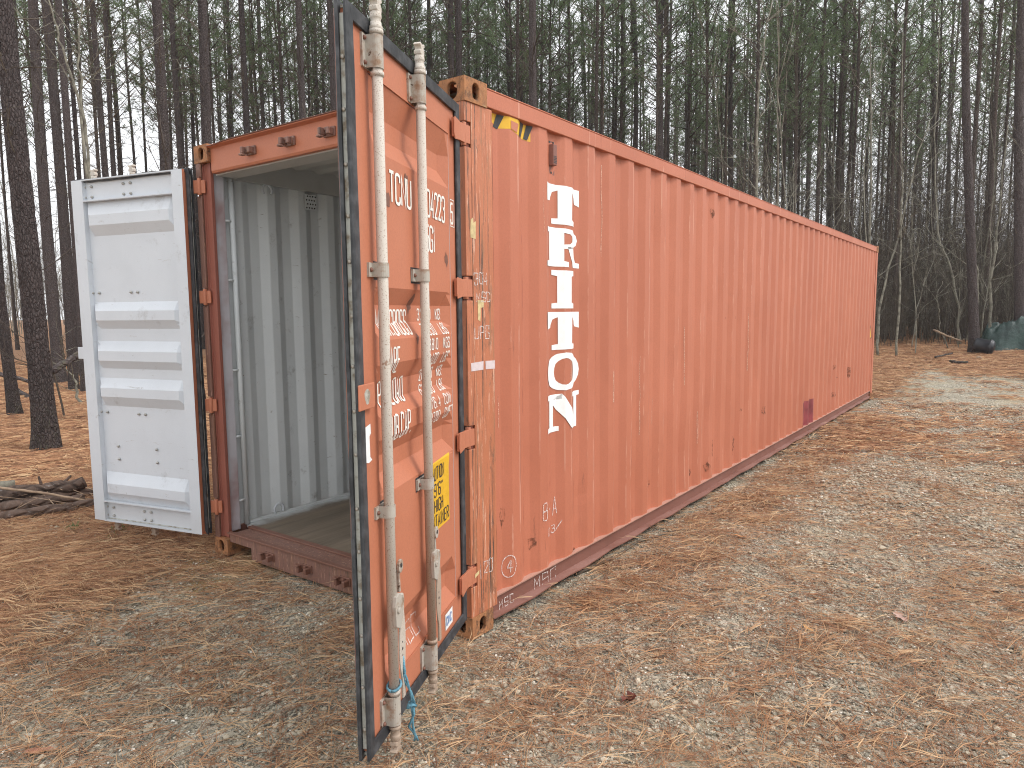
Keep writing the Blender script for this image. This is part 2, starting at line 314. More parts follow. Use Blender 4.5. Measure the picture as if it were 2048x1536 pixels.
# ------------------------------------------------------------------ the container
L, WD, H = 12.192, 2.438, 2.896
box_ = obj('shipping_container', None, label='long rust-orange corrugated shipping container standing on gravel with both end doors swung open', cat='shipping container')
PITCH_Y = .283; Y0 = .47-.283                                 # far edge of an outer flat at Y0+k*pitch
def side_bps():
    out = []; k = 0
    while True:
        e = Y0+PITCH_Y*k
        for y, d in ((e+.000, 0), (e+.068, 1), (e+.135, 1), (e+.203, 0)): out.append((y, d))
        k += 1
        if e+.203 > L-.2: break
    return out
BPS = [(y, d) for y, d in side_bps() if .25 < y < L-.17]
BPS = [(.235, 0)] + BPS + [(L-.15, 0)]
DEP = .030
def side_x(y): return -.012-DEP*np.interp(y, [b[0] for b in BPS], [b[1] for b in BPS])
def corrugated_side(sx, name, mats, label=None):
    ys = []
    for (a0, d0), (a1, d1) in zip(BPS, BPS[1:]):
        w = a1-a0
        ys += [a0, a0+min(.006, w/4), a1-min(.006, w/4)] if w > .02 else [a0]
    ys.append(BPS[-1][0]); ys = np.array(sorted(set(ys)))
    zs = np.linspace(.158, 2.80, 30)
    xs = side_x(ys); xs = (np.interp(ys-.005, ys, xs)+2*xs+np.interp(ys+.005, ys, xs))/4
    YY, ZZ = np.meshgrid(ys, zs, indexing='ij'); XX = np.repeat(xs[:, None], len(zs), 1)
    ends = sstep(.158, .3, ZZ)*sstep(2.8, 2.7, ZZ)
    XX = XX+ends*(.007*(fbm(YY*1.3, ZZ*.8, 5)-.5)+.006*(fbm(YY*4, ZZ*2, 8)-.5))
    for (yy, zz, rr, dd) in ((1.95, .45, .12, .010), (2.9, .55, .16, .018), (3.55, .7, .14, .012), (2.35, 2.2, .1, .006), (4.3, 1.4, .2, .006), (9.6, .8, .25, .02), (8.5, .6, .2, .015), (1.2, .5, .08, .01)):
        XX = XX-dd*np.exp(-((YY-yy)**2+(ZZ-zz)**2*.4)/rr**2)
    a_, b_ = XX.shape; I = np.arange(a_*b_).reshape(a_, b_)
    fo = np.stack([I[:-1, :-1], I[1:, :-1], I[1:, 1:], I[:-1, 1:]], -1).reshape(-1, 4)
    if sx > 0: vo = np.stack([XX, YY, ZZ], -1).reshape(-1, 3); vi = np.stack([XX-.004, YY, ZZ], -1).reshape(-1, 3)
    else: vo = np.stack([-WD-XX, YY, ZZ], -1).reshape(-1, 3); vi = np.stack([-WD-XX+.004, YY, ZZ], -1).reshape(-1, 3)
    f2 = fo if sx > 0 else fo[:, ::-1]
    me = np_mesh(name, np.concatenate([vo, vi]), np.concatenate([f2, f2[:, ::-1]+len(vo)]), mats)
    mi = np.zeros(len(f2)*2, np.int32); mi[len(f2):] = 1; me.polygons.foreach_set('material_index', mi)
    return obj(name, me, box_, label=label)
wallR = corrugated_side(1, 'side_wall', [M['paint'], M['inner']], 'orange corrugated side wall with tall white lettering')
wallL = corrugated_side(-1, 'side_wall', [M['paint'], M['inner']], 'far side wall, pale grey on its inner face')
# end wall and roof
mb = MB(); pts = [(-WD+.16, 0)]; x = -WD+.2
while x < -.3: pts += [(x, 0), (x+.06, .035), (x+.13, .035), (x+.19, 0)]; x += .26
pts.append((-.16, 0))
vs = [(p[0], L-.05+p[1]-.04, z) for p in pts for z in (.15, 2.8)]; mb.add(vs, [(2*i, 2*i+2, 2*i+3, 2*i+1) for i in range(len(pts)-1)]); mb.obj('end_wall', M['inner'], box_)
mb = MB(); y = .2; pts = [(.06, 0)]
while y < L-.3: pts += [(y, 0), (y+.05, .02), (y+.11, .02), (y+.16, 0)]; y += .21
pts.append((L-.06, 0))
for dz, m in ((2.845, 1), (2.851, 0)):
    vs = [(xx, p[0], dz+p[1]) for p in pts for xx in (-WD+.05, -.05)]; mb.add(vs, [(2*i, 2*i+1, 2*i+3, 2*i+2) for i in range(len(pts)-1)], m)
mb.obj('roof', [M['paint'], M['roofin']], box_)
# rails
for sx, lab in ((1, 'near bottom rail'), (-1, 'far bottom rail')):
    X_ = (lambda x: x) if sx > 0 else (lambda x: -WD-x)
    wob = lambda y: .008*(float(fbm(y*1.7, 3, 4))-.5)
    ysr = np.linspace(.178, L-.178, 60)
    prof = [(-.062, .168), (-.004, .168), (-.006, .160), (-.030, .152), (-.030, .068), (.006, .052), (.006, .044), (-.062, .044)]
    vs = []; 
    for y_ in ysr:
        sag = -.012*math.exp(-((y_-.9)/.5)**2)+.02*math.exp(-((y_-3.8)/1.4)**2)*.4
        for k_, (px_, pz_) in enumerate(prof): vs.append((X_(px_+(wob(y_) if k_ > 3 else 0)*1.6), y_, pz_+(sag*.5 if k_ in (5, 6, 7) else 0)+(.006*math.sin(y_*9)*(k_ in (5, 6)))))
    K = len(prof); fs = [(i*K+j, (i+1)*K+j, (i+1)*K+(j+1) % K, i*K+(j+1) % K) for i in range(len(ysr)-1) for j in range(K)]
    mb = MB(); 
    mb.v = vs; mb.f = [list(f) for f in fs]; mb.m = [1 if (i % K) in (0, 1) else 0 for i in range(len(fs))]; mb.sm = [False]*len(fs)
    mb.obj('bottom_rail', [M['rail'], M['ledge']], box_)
    mb = MB(); mb.box(*sorted((X_(-.055), X_(-.002))), .178, L-.178, 2.786, 2.872)
    mb.box(*sorted((X_(-.062), X_(.001))), .178, L-.178, 2.872, 2.880); mb.obj('top_rail', M['paint'], box_, bevel=.004)
for y_ in (L-.15,):
    MB().box(-WD+.16, -.16, y_, y_+.1, 2.77, 2.88).obj('end_rail', M['paint'], box_); MB().box(-WD+.16, -.16, y_, y_+.1, .01, .16).obj('end_rail', M['paint'], box_)
# inside lining rails along the wall foot and head
MB().box(-WD+.05, -WD+.085, .22, L-.15, 2.70, 2.875).obj('inner_top_rail', M['roofin'], box_)
MB().box(-.085, -.05, .22, L-.15, 2.70, 2.875).obj('inner_top_rail', M['roofin'], box_)
MB().box(-WD+.05, -WD+.082, .24, L-.15, .169, .186).obj('kick_strip', M['inner'], box_)
# corner posts
def post(sx):
    X_ = (lambda x: x) if sx > 0 else (lambda x: -WD-x)
    mb = MB()
    zs_ = [.118]+[q for z in (.345, 1.09, 1.86, 2.62) for q in (z-.062, z+.062)]+[H-.118]
    mb.prism([(X_(-.004), .052), (X_(-.004), .225), (X_(-.014), .225), (X_(-.014), .052)], 2, .118, H-.118, 0)
    for k_ in range(0, len(zs_), 2): mb.prism([(X_(-.004), .0), (X_(-.004), .0515), (X_(-.014), .0515), (X_(-.014), .012), (X_(-.058), .012), (X_(-.058), .0)], 2, zs_[k_], zs_[k_+1], 0)
    MB().prism([(X_(-.046), .004), (X_(-.050), .004), (X_(-.050), .06), (X_(-.046), .06)], 2, .12, H-.12).obj('hinge_recess', M['rustdark'], box_)
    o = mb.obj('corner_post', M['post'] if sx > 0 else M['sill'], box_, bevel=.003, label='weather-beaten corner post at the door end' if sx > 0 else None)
    mb = MB(); mb.prism([(X_(-.058), .035), (X_(-.125), .035), (X_(-.125), .06), (X_(-.07), .06), (X_(-.07), .10), (X_(-.018), .10), (X_(-.018), .02), (X_(-.058), .02)], 2, .118, H-.118)
    mb.obj('post_channel', M['inpost'], box_, bevel=.003)
    mb = MB(); mb.prism([(X_(-.07), .062), (X_(-.098), .062), (X_(-.098), .150), (X_(-.05), .150), (X_(-.05), .140), (X_(-.07), .140)], 2, .15, 2.78)
    mb.obj('post_lining', M['spray'], box_, bevel=.003)
    return o
postR = post(1); postL = post(-1)
for sx in (1, -1):
    X_ = (lambda x: x) if sx > 0 else (lambda x: -WD-x)
    MB().prism([(X_(-.003), L-.16), (X_(-.003), L-.003), (X_(-.15), L-.003), (X_(-.15), L-.012), (X_(-.012), L-.012), (X_(-.012), L-.16)], 2, .118, H-.118).obj('corner_post', M['paint'], box_, bevel=.003)
# corner castings: hollow blocks with an oblong hole in every outer face
def casting(cx, cy, z0):
    mb = MB(); dx, dy, dz = .162, .178, .118
    x0, x1 = (-dx, 0) if cx > -1 else (-WD, -WD+dx)
    if cx > -1: x1 = .003
    else: x0 = -WD-.003
    y0, y1 = (-.003, dy) if cy < 1 else (L-dy, L+.003)
    z1 = z0+dz
    def face(ax, c, s, ra, rb, hole):                         # ax: normal axis
        o_ = [q for q in (0, 1, 2) if q != ax]; (a0, a1), (b0, b1) = ra, rb
        P = lambda a, b, d: tuple({ax: c-s*d, o_[0]: a, o_[1]: b}[i] for i in range(3))
        if not hole: mb.add([P(a0, b0, 0), P(a1, b0, 0), P(a1, b1, 0), P(a0, b1, 0)], [(0, 1, 2, 3)]); return
        n_ = 24; ca, cb = (a0+a1)/2, (b0+b1)/2; ra_, rb_ = hole; vs = []
        for k in range(n_):
            t = 2*math.pi*k/n_; q = (math.cos(t), math.sin(t)); m_ = max(abs(q[0]), abs(q[1]))
            vs.append(P(ca+(a1-a0)/2*q[0]/m_, cb+(b1-b0)/2*q[1]/m_, 0))
        ov = []
        for k in range(n_):
            t = 2*math.pi*k/n_; st_ = max(0, rb_-ra_); ov.append((ca+ra_*math.cos(t), cb+ra_*math.sin(t)+math.copysign(st_, math.sin(t)+1e-9)) if rb_ > ra_ else (ca+rb_*math.cos(t)+math.copysign(ra_-rb_, math.cos(t)+1e-9), cb+rb_*math.sin(t)))
        vs += [P(a, b, 0) for a, b in ov]+[P(a, b, .022) for a, b in ov]
        fs = [(k, (k+1) % n_, n_+(k+1) % n_, n_+k) for k in range(n_)]+[(n_+k, n_+(k+1) % n_, 2*n_+(k+1) % n_, 2*n_+k) for k in range(n_)]
        mb.add(vs, fs)
    for s, c in ((1, x1), (-1, x0)): face(0, c, s, (y0, y1), (z0, z1), (.026, .040) if (c > -.01 or c < -WD+.01) else None)
    for s, c in ((1, y1), (-1, y0)): face(1, c, s, (x0, x1), (z0, z1), (.032, .042) if (c < .01 or c > L-.01) else None)
    for s, c in ((1, z1), (-1, z0)): face(2, c, s, (x0, x1), (y0, y1), (.032, .055))
    mb.obj('corner_casting', M['casting'], box_, bevel=.006)
for cx in (0, -2):
    for cy in (0, 12):
        for z0 in (0, H-.118): casting(cx, cy, z0)
# door header, sill, threshold
mb = MB(); mb.prism([(.022, 2.715), (.022, 2.862), (-.012, 2.872), (-.012, 2.880), (.16, 2.880), (.16, 2.845), (.06, 2.845), (.06, 2.70), (.03, 2.70)], 0, -WD+.162, -.162); 
hdr = mb.obj('door_header', [M['door']], box_, bevel=.002)
mb = MB(); mb.box(-WD+.15, -.15, .061, .21, 2.692, 2.70); mb.obj('header_underside', M['roofin'], hdr)
mb = MB(); rr = np.linspace(-WD+.165, -.165, 40)
vs = [];
for i, x_ in enumerate(rr):
    q = .012*math.exp(-((x_+2.2)/.10)**2); vs += [(x_, -.020, 2.884-q), (x_, .1, 2.886), (x_, -.020, 2.880-q), (x_, .1, 2.882)]
mb.add(vs, [(4*i, 4*i+4, 4*i+5, 4*i+1) for i in range(39)]+[(4*i+2, 4*i+3, 4*i+7, 4*i+6) for i in range(39)]+[(4*i, 4*i+2, 4*i+6, 4*i+4) for i in range(39)]); mb.obj('header_lip', M['rustdark'], hdr)
mb = MB(); mb.prism([(-WD+.162, .158), (-.162, .158), (-.162, .10), (-.42, .10), (-.42, .012), (-WD+.42, .012), (-WD+.42, .10), (-WD+.162, .10)], 1, .018, .030)
mb.box(-WD+.162, -.162, .030, .2, .146, .158); mb.box(-WD+.3, -.3, .2, .24, .02, .145)
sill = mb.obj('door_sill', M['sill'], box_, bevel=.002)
MB().box(-WD+.15, -.15, .004, .040, .159, .172).obj('sill_lip', M['rustdark'], sill, bevel=.003)
MB().box(-WD+.15, -.15, .17, .215, .159, .172).obj('threshold_bar', M['rustdark'], sill, bevel=.003)
y = .217; k = 0
while y < L-.1:
    y2 = min(y+1.22, L-.08)
    for xa, xb in ((-WD+.07, -WD/2-.002), (-WD/2+.002, -.07)):
        MB().box(xa, xb, y, y2-.004, .14, .168).obj('floor_panel', M['floor'], box_)
    y = y2
# cam keepers on header and sill
def keeper(x, z, par, flip=1):
    mb = MB(); s = flip
    mb.box(x-.05, x+.05, .008, .022, z-.028, z+.028)
    mb.box(x-.045, x-.020, -.038, .008, z-.02, z+.022); mb.prism([(x-.045, z-.02*s), (x-.02, z-.02*s), (x-.008, z-.034*s), (x-.05, z-.034*s)], 1, -.048, -.012)
    mb.box(x+.018, x+.045, -.032, .008, z-.022, z+.016); mb.box(x-.02, x+.018, -.014, .008, z+.004, z+.024)
    mb.obj('cam_keeper', M['rustdark'] if z < 1 else M['sill'], par, bevel=.005)
for x in (-1.80, -1.40, -1.03, -.63):
    keeper(x, 2.785, hdr); keeper(x, .088, sill, -1)
MB().box(-WD+.02, -WD+.045, .151, .25, .17, 2.72).obj('inner_jamb', M['inner'], box_)
# lashing bar with its rungs, and lashing rings inside
mb = MB(); mb.tube([(-WD+.082, .215, .17), (-WD+.082, .215, 2.72)], .020, 10); lash = mb.obj('lashing_bar', M['inner'], box_)
for z in (.36, .84, 1.33, 1.98, 2.4): MB().tube([(-WD+.085, .15, z), (-WD+.085, .20, z+.002)], .010, 8).obj('rung', M['inner'], lash)
def ring(y, z):
    mb = MB(); mb.tube([(-WD+.075+.0*t, y+.042*math.cos(t), z+.042*math.sin(t)) for t in np.linspace(-.6, 3.9, 14)], .009, 8)
    mb.obj('lashing_ring', M['white'], box_)
ring(.50, .215); ring(.52, 2.66); ring(1.6, .215)
mb = MB()
vent = MB().box(-WD+.060, -WD+.066, .87, .98, 2.56, 2.68).obj('inside_vent', M['inner'], wallL)
for i in range(4):
    for j in range(4): mb.tube([(-WD+.066, .885+j*.025+(i % 2)*.01, 2.575+i*.03), (-WD+.0675, .885+j*.025+(i % 2)*.01, 2.575+i*.03)], .007, 6)
mb.obj('vent_holes', M['black'], wallL)

# ------------------------------------------------------------------ lettering
G = {'T': [(0, [(0, 1), (1, 1)]), (0, [(.5, .95), (.5, 0)])], 'C': [(1, [(1, .74), (1, 1), (0, 1), (0, 0), (1, 0), (1, .26)])],
 'N': [(0, [(0, 0), (0, 1), (1, 0), (1, 1)])], 'U': [(1, [(0, 1), (0, 0), (1, 0), (1, 1)])], '0': [(1, [(.5, 1), (0, 1), (0, 0), (1, 0), (1, 1), (.5, 1)])],
 'O': [(1, [(.5, 1), (0, 1), (0, 0), (1, 0), (1, 1), (.5, 1)])], '4': [(0, [(.75, 0), (.75, 1), (0, .32), (1, .32)])],
 '2': [(1, [(0, .74), (0, 1), (1, 1), (1, .55), (0, 0)]), (0, [(0, .03), (1, .03)])], '3': [(1, [(0, .8), (0, 1), (1, 1), (1, .54), (.35, .54)]), (1, [(.6, .52), (1, .52), (1, 0), (0, 0), (0, .2)])],
 '5': [(0, [(1, 1), (.05, 1)]), (0, [(.05, .97), (.05, .5)]), (1, [(.08, .56), (1, .6), (1, 0), (0, 0), (0, .2)])], 'G': [(1, [(1, .74), (1, 1), (0, 1), (0, 0), (1, 0), (1, .45)]), (0, [(.55, .45), (1, .45)])],
 '1': [(0, [(.2, .8), (.5, 1), (.5, 0)])], '6': [(1, [(1, .8), (1, 1), (0, 1), (0, 0), (1, 0), (1, .55), (.1, .55)])], '7': [(0, [(0, 1), (1, 1), (.35, 0)])],
 '8': [(1, [(.5, .53), (.06, .53), (.06, 1), (.94, 1), (.94, .53), (.5, .53)]), (1, [(.5, .51), (0, .51), (0, 0), (1, 0), (1, .51), (.5, .51)])],
 '9': [(1, [(0, .2), (0, 0), (1, 0), (1, 1), (0, 1), (0, .48), (.95, .48)])], 'M': [(0, [(0, 0), (0, 1), (.5, .35), (1, 1), (1, 0)])], 'A': [(0, [(0, 0), (.5, 1), (1, 0)]), (0, [(.2, .33), (.8, .33)])],
 'X': [(0, [(0, 0), (1, 1)]), (0, [(0, 1), (1, 0)])], '.': [(0, [(.4, 0), (.4, .1)])], 'R': [(0, [(0, 0), (0, .98)]), (1, [(0, 1), (1, 1), (1, .5), (.05, .5)]), (0, [(.5, .5), (1, 0)])],
 'P': [(0, [(0, 0), (0, .98)]), (1, [(0, 1), (1, 1), (1, .48), (.05, .48)])], 'S': [(1, [(1, .76), (1, 1), (0, 1), (0, .54), (1, .5), (1, 0), (0, 0), (0, .24)])],
 'E': [(0, [(1, 1), (0, 1), (0, 0), (1, 0)]), (0, [(.05, .52), (.8, .52)])], 'L': [(0, [(0, 1), (0, 0), (1, 0)])], 'Y': [(0, [(0, 1), (.5, .5), (1, 1)]), (0, [(.5, .5), (.5, 0)])], 'D': [(1, [(0, .5), (0, 1), (1, 1), (1, 0), (0, 0), (0, .5)])],
 'B': [(1, [(0, .5), (0, 1), (.93, 1), (.93, .53), (.1, .53)]), (1, [(0, .55), (0, 0), (1, 0), (1, .51), (.1, .51)])], 'K': [(0, [(0, 0), (0, 1)]), (0, [(1, 1), (.08, .45)]), (0, [(.3, .6), (1, 0)])],
 'F': [(0, [(1, 1), (0, 1), (0, 0)]), (0, [(.05, .52), (.8, .52)])], 'I': [(0, [(.5, 0), (.5, 1)])], 'H': [(0, [(0, 0), (0, 1)]), (0, [(1, 0), (1, 1)]), (0, [(.03, .5), (.97, .5)])], "'": [(0, [(.5, 1), (.5, .78)])], '"': [(0, [(.3, 1), (.3, .78)]), (0, [(.7, 1), (.7, .78)])], '-': [(0, [(.1, .5), (.9, .5)])], ' ': []}
def round_pts(p, r):
    if r <= 0: return p
    p = [np.array(q, float) for q in p]; out = [p[0]]
    for i in range(1, len(p)-1):
        a, b, c = p[i-1], p[i], p[i+1]; la, lc = np.linalg.norm(a-b), np.linalg.norm(c-b)
        ra, rc = min(r, la*.5), min(r, lc*.5); s, e = b+(a-b)/la*ra, b+(c-b)/lc*rc
        for t in (0, .25, .5, .75, 1): out.append((1-t)**2*s+2*t*(1-t)*b+t*t*e)
    out.append(p[-1]); q = [out[0]]
    for o in out[1:]:
        if np.linalg.norm(o-q[-1]) > 1e-4: q.append(o)
    return q
def ribbon(mb, pts, w, d, jit=0):                             # flat stroke in the (a, b) plane, stored as (a, b, d)
    pts = [np.array(p, float) for p in pts]; K = len(pts); vs = []
    for i in range(K):
        t1 = pts[min(i+1, K-1)]-pts[min(i, K-2)]; t0 = pts[max(i, 1)]-pts[max(i-1, 0)]
        t1 = t1/(np.linalg.norm(t1)+1e-9); t0 = t0/(np.linalg.norm(t0)+1e-9); n0 = np.array([-t0[1], t0[0]]); n1 = np.array([-t1[1], t1[0]])
        m = n0+n1; m /= np.linalg.norm(m)+1e-9; k = min(1.8, 1/max(.3, float(m@n0)))*w/2*(1+jit*(random.random()-.5))
        vs += [(*(pts[i]+m*k), d), (*(pts[i]-m*k), d)]
    mb.add(vs, [(2*i, 2*i+1, 2*i+3, 2*i+2) for i in range(K-1)])
def text_strokes(mb, s, x0, z1, cw, h, gap, w, flip=1, d=0, italic=0):
    x = x0; lay = 0
    for ch in s:
        ww = cw*(.35 if ch in ".1I'" else 1)
        for rd_, pl in G[ch]:
            q = [(x+flip*(p[0] if ch not in ".1I'" else p[0])*ww, z1-h+p[1]*h) for p in pl]
            if len(q) > 1: ribbon(mb, round_pts(q, .42*cw if rd_ else 0), w, d+lay*.0002); lay = (lay+1) % 4
        x += flip*(ww+gap)
def wrap(mb, bps_, fn, axis):                                 # cut the flat mesh at the corrugation's folds and lay it on
    bm = bmesh.new(); vs = [bm.verts.new(v) for v in mb.v]
    for f in mb.f:
        try: bm.faces.new([vs[i] for i in f])
        except ValueError: pass
    lo = min(v[axis] for v in mb.v); hi = max(v[axis] for v in mb.v)
    for b in bps_:
        if lo < b < hi:
            co = [0, 0, 0]; co[axis] = b; no = [0, 0, 0]; no[axis] = 1
            bmesh.ops.bisect_plane(bm, geom=bm.verts[:]+bm.edges[:]+bm.faces[:], plane_co=co, plane_no=no, dist=1e-5)
    for v in bm.verts: v.co = fn(v.co)
    return bm
def bm_obj(bm, name, mat, par, **k):
    me = bpy.data.meshes.new(name); bm.to_mesh(me); bm.free(); me.materials.append(mat); return obj(name, me, par, **k)
# tall slab-serif word down the side wall: flat coordinates (y, z, d)
def side_fn(co): return Vector((float(side_x(co[0]))+.0035+co[2], co[0], co[1]))
def slab(ch):
    if ch == 'T': return [[(0, 1), (1, 1), (1, .56), (.86, .60), (.81, .76), (.68, .86), (.67, .15), (.82, .13), (.82, 0), (.2, 0), (.2, .13), (.35, .15), (.35, .86), (.22, .80), (.17, .66), (.16, .58), (0, .55)]]
    if ch == 'I': return [[(.2, 1), (.8, 1), (.8, .87), (.66, .85), (.66, .15), (.8, .13), (.8, 0), (.2, 0), (.2, .13), (.34, .15), (.34, .85), (.2, .87)]]
    if ch == 'R':
        bowl = [(.46, 1), (.75, .98), (.90, .87), (.94, .74), (.90, .6), (.74, .5), (.46, .47), (.46, .58), (.62, .60), (.68, .67), (.70, .74), (.68, .81), (.62, .87), (.46, .88)]
        return [[(.03, 1), (.46, 1), (.46, .88), (.46, .15), (.58, .13), (.58, 0), (.0, 0), (.0, .13), (.14, .15), (.14, .87), (.03, .88)], bowl, [(.55, .53), (.78, .53), (.88, .14), (1, .13), (1, 0), (.72, 0)]]
    if ch == 'O':
        o = []; q = 20
        for k in range(q):
            t0, t1 = 2*math.pi*k/q, 2*math.pi*(k+1)/q
            O_ = lambda t: (.5+.5*math.cos(t), .5+.51*math.sin(t)); I_ = lambda t: (.5+.24*math.cos(t), .5+.36*math.sin(t))
            o.append([O_(t0), O_(t1), I_(t1), I_(t0)])
        return o
    if ch == 'N': return [[(0, 1), (.42, 1), (.42, .86), (.23, .86), (.23, .14), (.36, .13), (.36, 0), (0, 0), (0, .13), (.10, .14), (.10, .86), (0, .87)],
        [(.23, .86), (.42, 1), (.80, .36), (.80, .0), (.68, 0), (.23, .72)], [(.80, .36), (.80, .87), (.68, .88), (.68, 1), (1, 1), (1, .88), (.92, .87), (.92, 0), (.80, 0)]]
for i, ch in enumerate('TRITON'):
    z1 = 2.495-i*.2535; h = .232; mb = MB()
    for poly in slab(ch): mb.add([(.762+p[0]*.405, z1-h+p[1]*h, 0) for p in poly], [tuple(range(len(poly)))])
    bm = wrap(mb, [b[0] for b in BPS], side_fn, 0); bm_obj(bm, 'letter', M['letter'], wallR)
def on_side(strokes, w, name='chalk_mark', mat='chalk', d=0, jit=.5):
    mb = MB()
    for k, s_ in enumerate(strokes): ribbon(mb, round_pts(s_, .012), w, d+.0002*(k % 4), jit)
    return bm_obj(wrap(mb, [b[0] for b in BPS], side_fn, 0), name, M[mat], wallR)
def chalk_word(s, y, z, cw, h, gap):
    out = []; x = y
    for ch in s:
        for r_, pl in G[ch]:
            q = [(x+p[0]*cw+random.uniform(-.004, .004), z+p[1]*h+random.uniform(-.005, .005)) for p in pl]; out.append(q)
        x += cw+gap
    return out
on_side(chalk_word('B-A', .70, .47, .045, .11, .03), .0065); on_side(chalk_word('03', .76, .36, .04, .045, .03)+[[(.88, .36), (.93, .42)]], .0055)
on_side(chalk_word('4', .345, .255, .035, .07, 0)+[[(.363+.05*math.cos(t), .29+.065*math.sin(t)) for t in np.linspace(0, 6.2, 16)]], .0055)
# rail and post chalk
def on_plane(strokes, w, name, mat, par, fn, jit=.5):
    mb = MB()
    for k, s_ in enumerate(strokes): ribbon(mb, s_, w, .0002*(k % 4), jit)
    bm = wrap(mb, [], fn, 0); return bm_obj(bm, name, M[mat], par)
rail_fn = lambda co: Vector((-.028+co[2]+.004, co[0], co[1]))
post_fn = lambda co: Vector((-.0025+co[2], co[0], co[1]))
on_plane(chalk_word('MSC', .27, .065, .03, .05, .02), .005, 'chalk_mark', 'chalk', wallR, rail_fn)
on_plane(chalk_word('MSC', .62, .06, .06, .075, .03), .005, 'chalk_mark', 'chalk', wallR, rail_fn)
on_plane(chalk_word('304', .06, 1.88, .028, .06, .014), .0045, 'chalk_mark', 'chalk', postR, post_fn)
on_plane(chalk_word('MSC', .08, 1.79, .026, .05, .014), .0045, 'chalk_mark', 'chalk', postR, post_fn)
on_plane(chalk_word('UPG', .06, 1.60, .03, .065, .014), .0045, 'chalk_mark', 'chalk', postR, post_fn)
on_plane(chalk_word('1', .07, .31, .02, .09, .0)+chalk_word('20', .11, .33, .03, .07, .012), .0045, 'chalk_mark', 'chalk', postR, post_fn)
def plate(name, mat, par, pts, fn, label=None):
    mb = MB(); mb.add([(p[0], p[1], 0) for p in pts], [tuple(range(len(pts)))]); return bm_obj(wrap(mb, [b[0] for b in BPS] if par is wallR else [], fn, 0), name, M[mat], par, label=label)
sf2 = lambda co: side_fn(co)-Vector((.002, 0, 0))
plate('tape_strip', 'tape', postR, [(.025, 1.435), (.125, 1.437), (.127, 1.482), (.023, 1.478)], post_fn); plate('tape_strip', 'tape', postR, [(.145, 1.438), (.224, 1.436), (.225, 1.48), (.143, 1.482)], post_fn)
plate('torn_label', 'cream', postR, [(.035, 2.115), (.075, 2.11), (.078, 2.20), (.06, 2.19), (.055, 2.215), (.038, 2.205), (.033, 2.15)], post_fn)
plate('torn_label', 'cream', postR, [(.085, 1.70), (.105, 1.69), (.11, 1.76), (.135, 1.765), (.137, 1.80), (.085, 1.80)], post_fn)
plate('torn_label', 'cream', postR, [(.03, .33), (.065, .345), (.067, .365), (.032, .352)], post_fn)
plate('repair_patch', 'patch', wallR, [(6.95, .17), (7.52, .17), (7.50, .50), (6.93, .50)], sf2, 'dark red repainted patch low on the side wall')
plate('sticker', 'letter', wallR, [(11.86, 1.5), (11.9, 1.5), (11.9, 1.62), (11.86, 1.62)], sf2)
tri = plate('warning_triangle', 'black', wallR, [(11.80, 1.17), (11.98, 1.17), (11.94, 1.42)], sf2); plate('warning_triangle_face', 'yellow', tri, [(11.825, 1.185), (11.96, 1.185), (11.93, 1.38)], side_fn)
# hazard tape below the top rail
tp = plate('hazard_tape', 'yellow', wallR, [(.245, 2.782), (.40, 2.782), (.62, 2.78), (.62, 2.695), (.47, 2.70), (.40, 2.72), (.33, 2.712), (.245, 2.712)], sf2, 'yellow and black hazard tape under the top rail')
for a_ in (.285, .487, .562): plate('black_stripe', 'black', tp, [(a_+.025, 2.781), (a_+.072, 2.781), (a_+.03, 2.705 if a_ < .4 else 2.698), (a_-.008, 2.712 if a_ < .4 else 2.7)], side_fn)
plate('bare_patch', 'door', tp, [(.40, 2.765), (.47, 2.76), (.455, 2.71), (.40, 2.722)], side_fn)
# rust pits and scraped places on the side wall
n = N('rust_stain', .8, .2); tr = n.t.nodes.new('ShaderNodeBsdfTransparent'); ms = n.t.nodes.new('ShaderNodeMixShader'); n.put(ms.inputs[0], n.ramp(n.noise(34, 5, .7), .42, .62, .0, .7))
n.t.links.new(tr.outputs[0], ms.inputs[1]); n.t.links.new(n.b.outputs[0], ms.inputs[2]); n.t.links.new(ms.outputs[0], n.t.nodes['Material Output'].inputs[0]); M['stain'] = n.col(n.mix(n.noise(50, 4), (.20, .085, .05), (.10, .045, .03)))
for (y_, z_, ry_, rz_) in ((2.75, 1.67, .030, .02), (3.03, 1.67, .022, .014), (3.31, 1.67, .03, .02), (3.87, 1.66, .025, .012), (4.17, 1.66, .025, .012), (3.25, 1.54, .035, .026), (2.77, 1.48, .022, .014), (2.98, .99, .035, .03), (4.21, .36, .08, .11), (3.59, .44, .05, .09), (3.48, .28, .06, .05), (3.1, .3, .04, .04), (2.24, .38, .035, .03), (1.6, 1.95, .012, .03),
    (.32, .59, .022, .075), (.61, .36, .035, .05), (1.1, .17, .03, .02), (8.82, .84, .08, .035), (9.04, .65, .09, .03), (9.97, .67, .12, .09), (8.83, .41, .14, .04), (7.62, .27, .06, .06), (4.38, .71, .035, .02), (1.57, 1.67, .012, .02), (3.48, 2.6, .04, .05), (.38, 1.53, .010, .012), (2.5, .9, .02, .05), (5.2, .6, .05, .06), (5.9, .35, .06, .05), (1.9, .8, .012, .05)):
    pts = []
    for t in np.linspace(0, 6.283, 13)[:-1]: k_ = .55+.6*random.random(); pts.append((y_+ry_*k_*math.cos(t), z_+rz_*k_*math.sin(t)))
    plate('rust_stain', 'stain', wallR, pts, lambda co: side_fn(co)-Vector((.0015, 0, 0)))
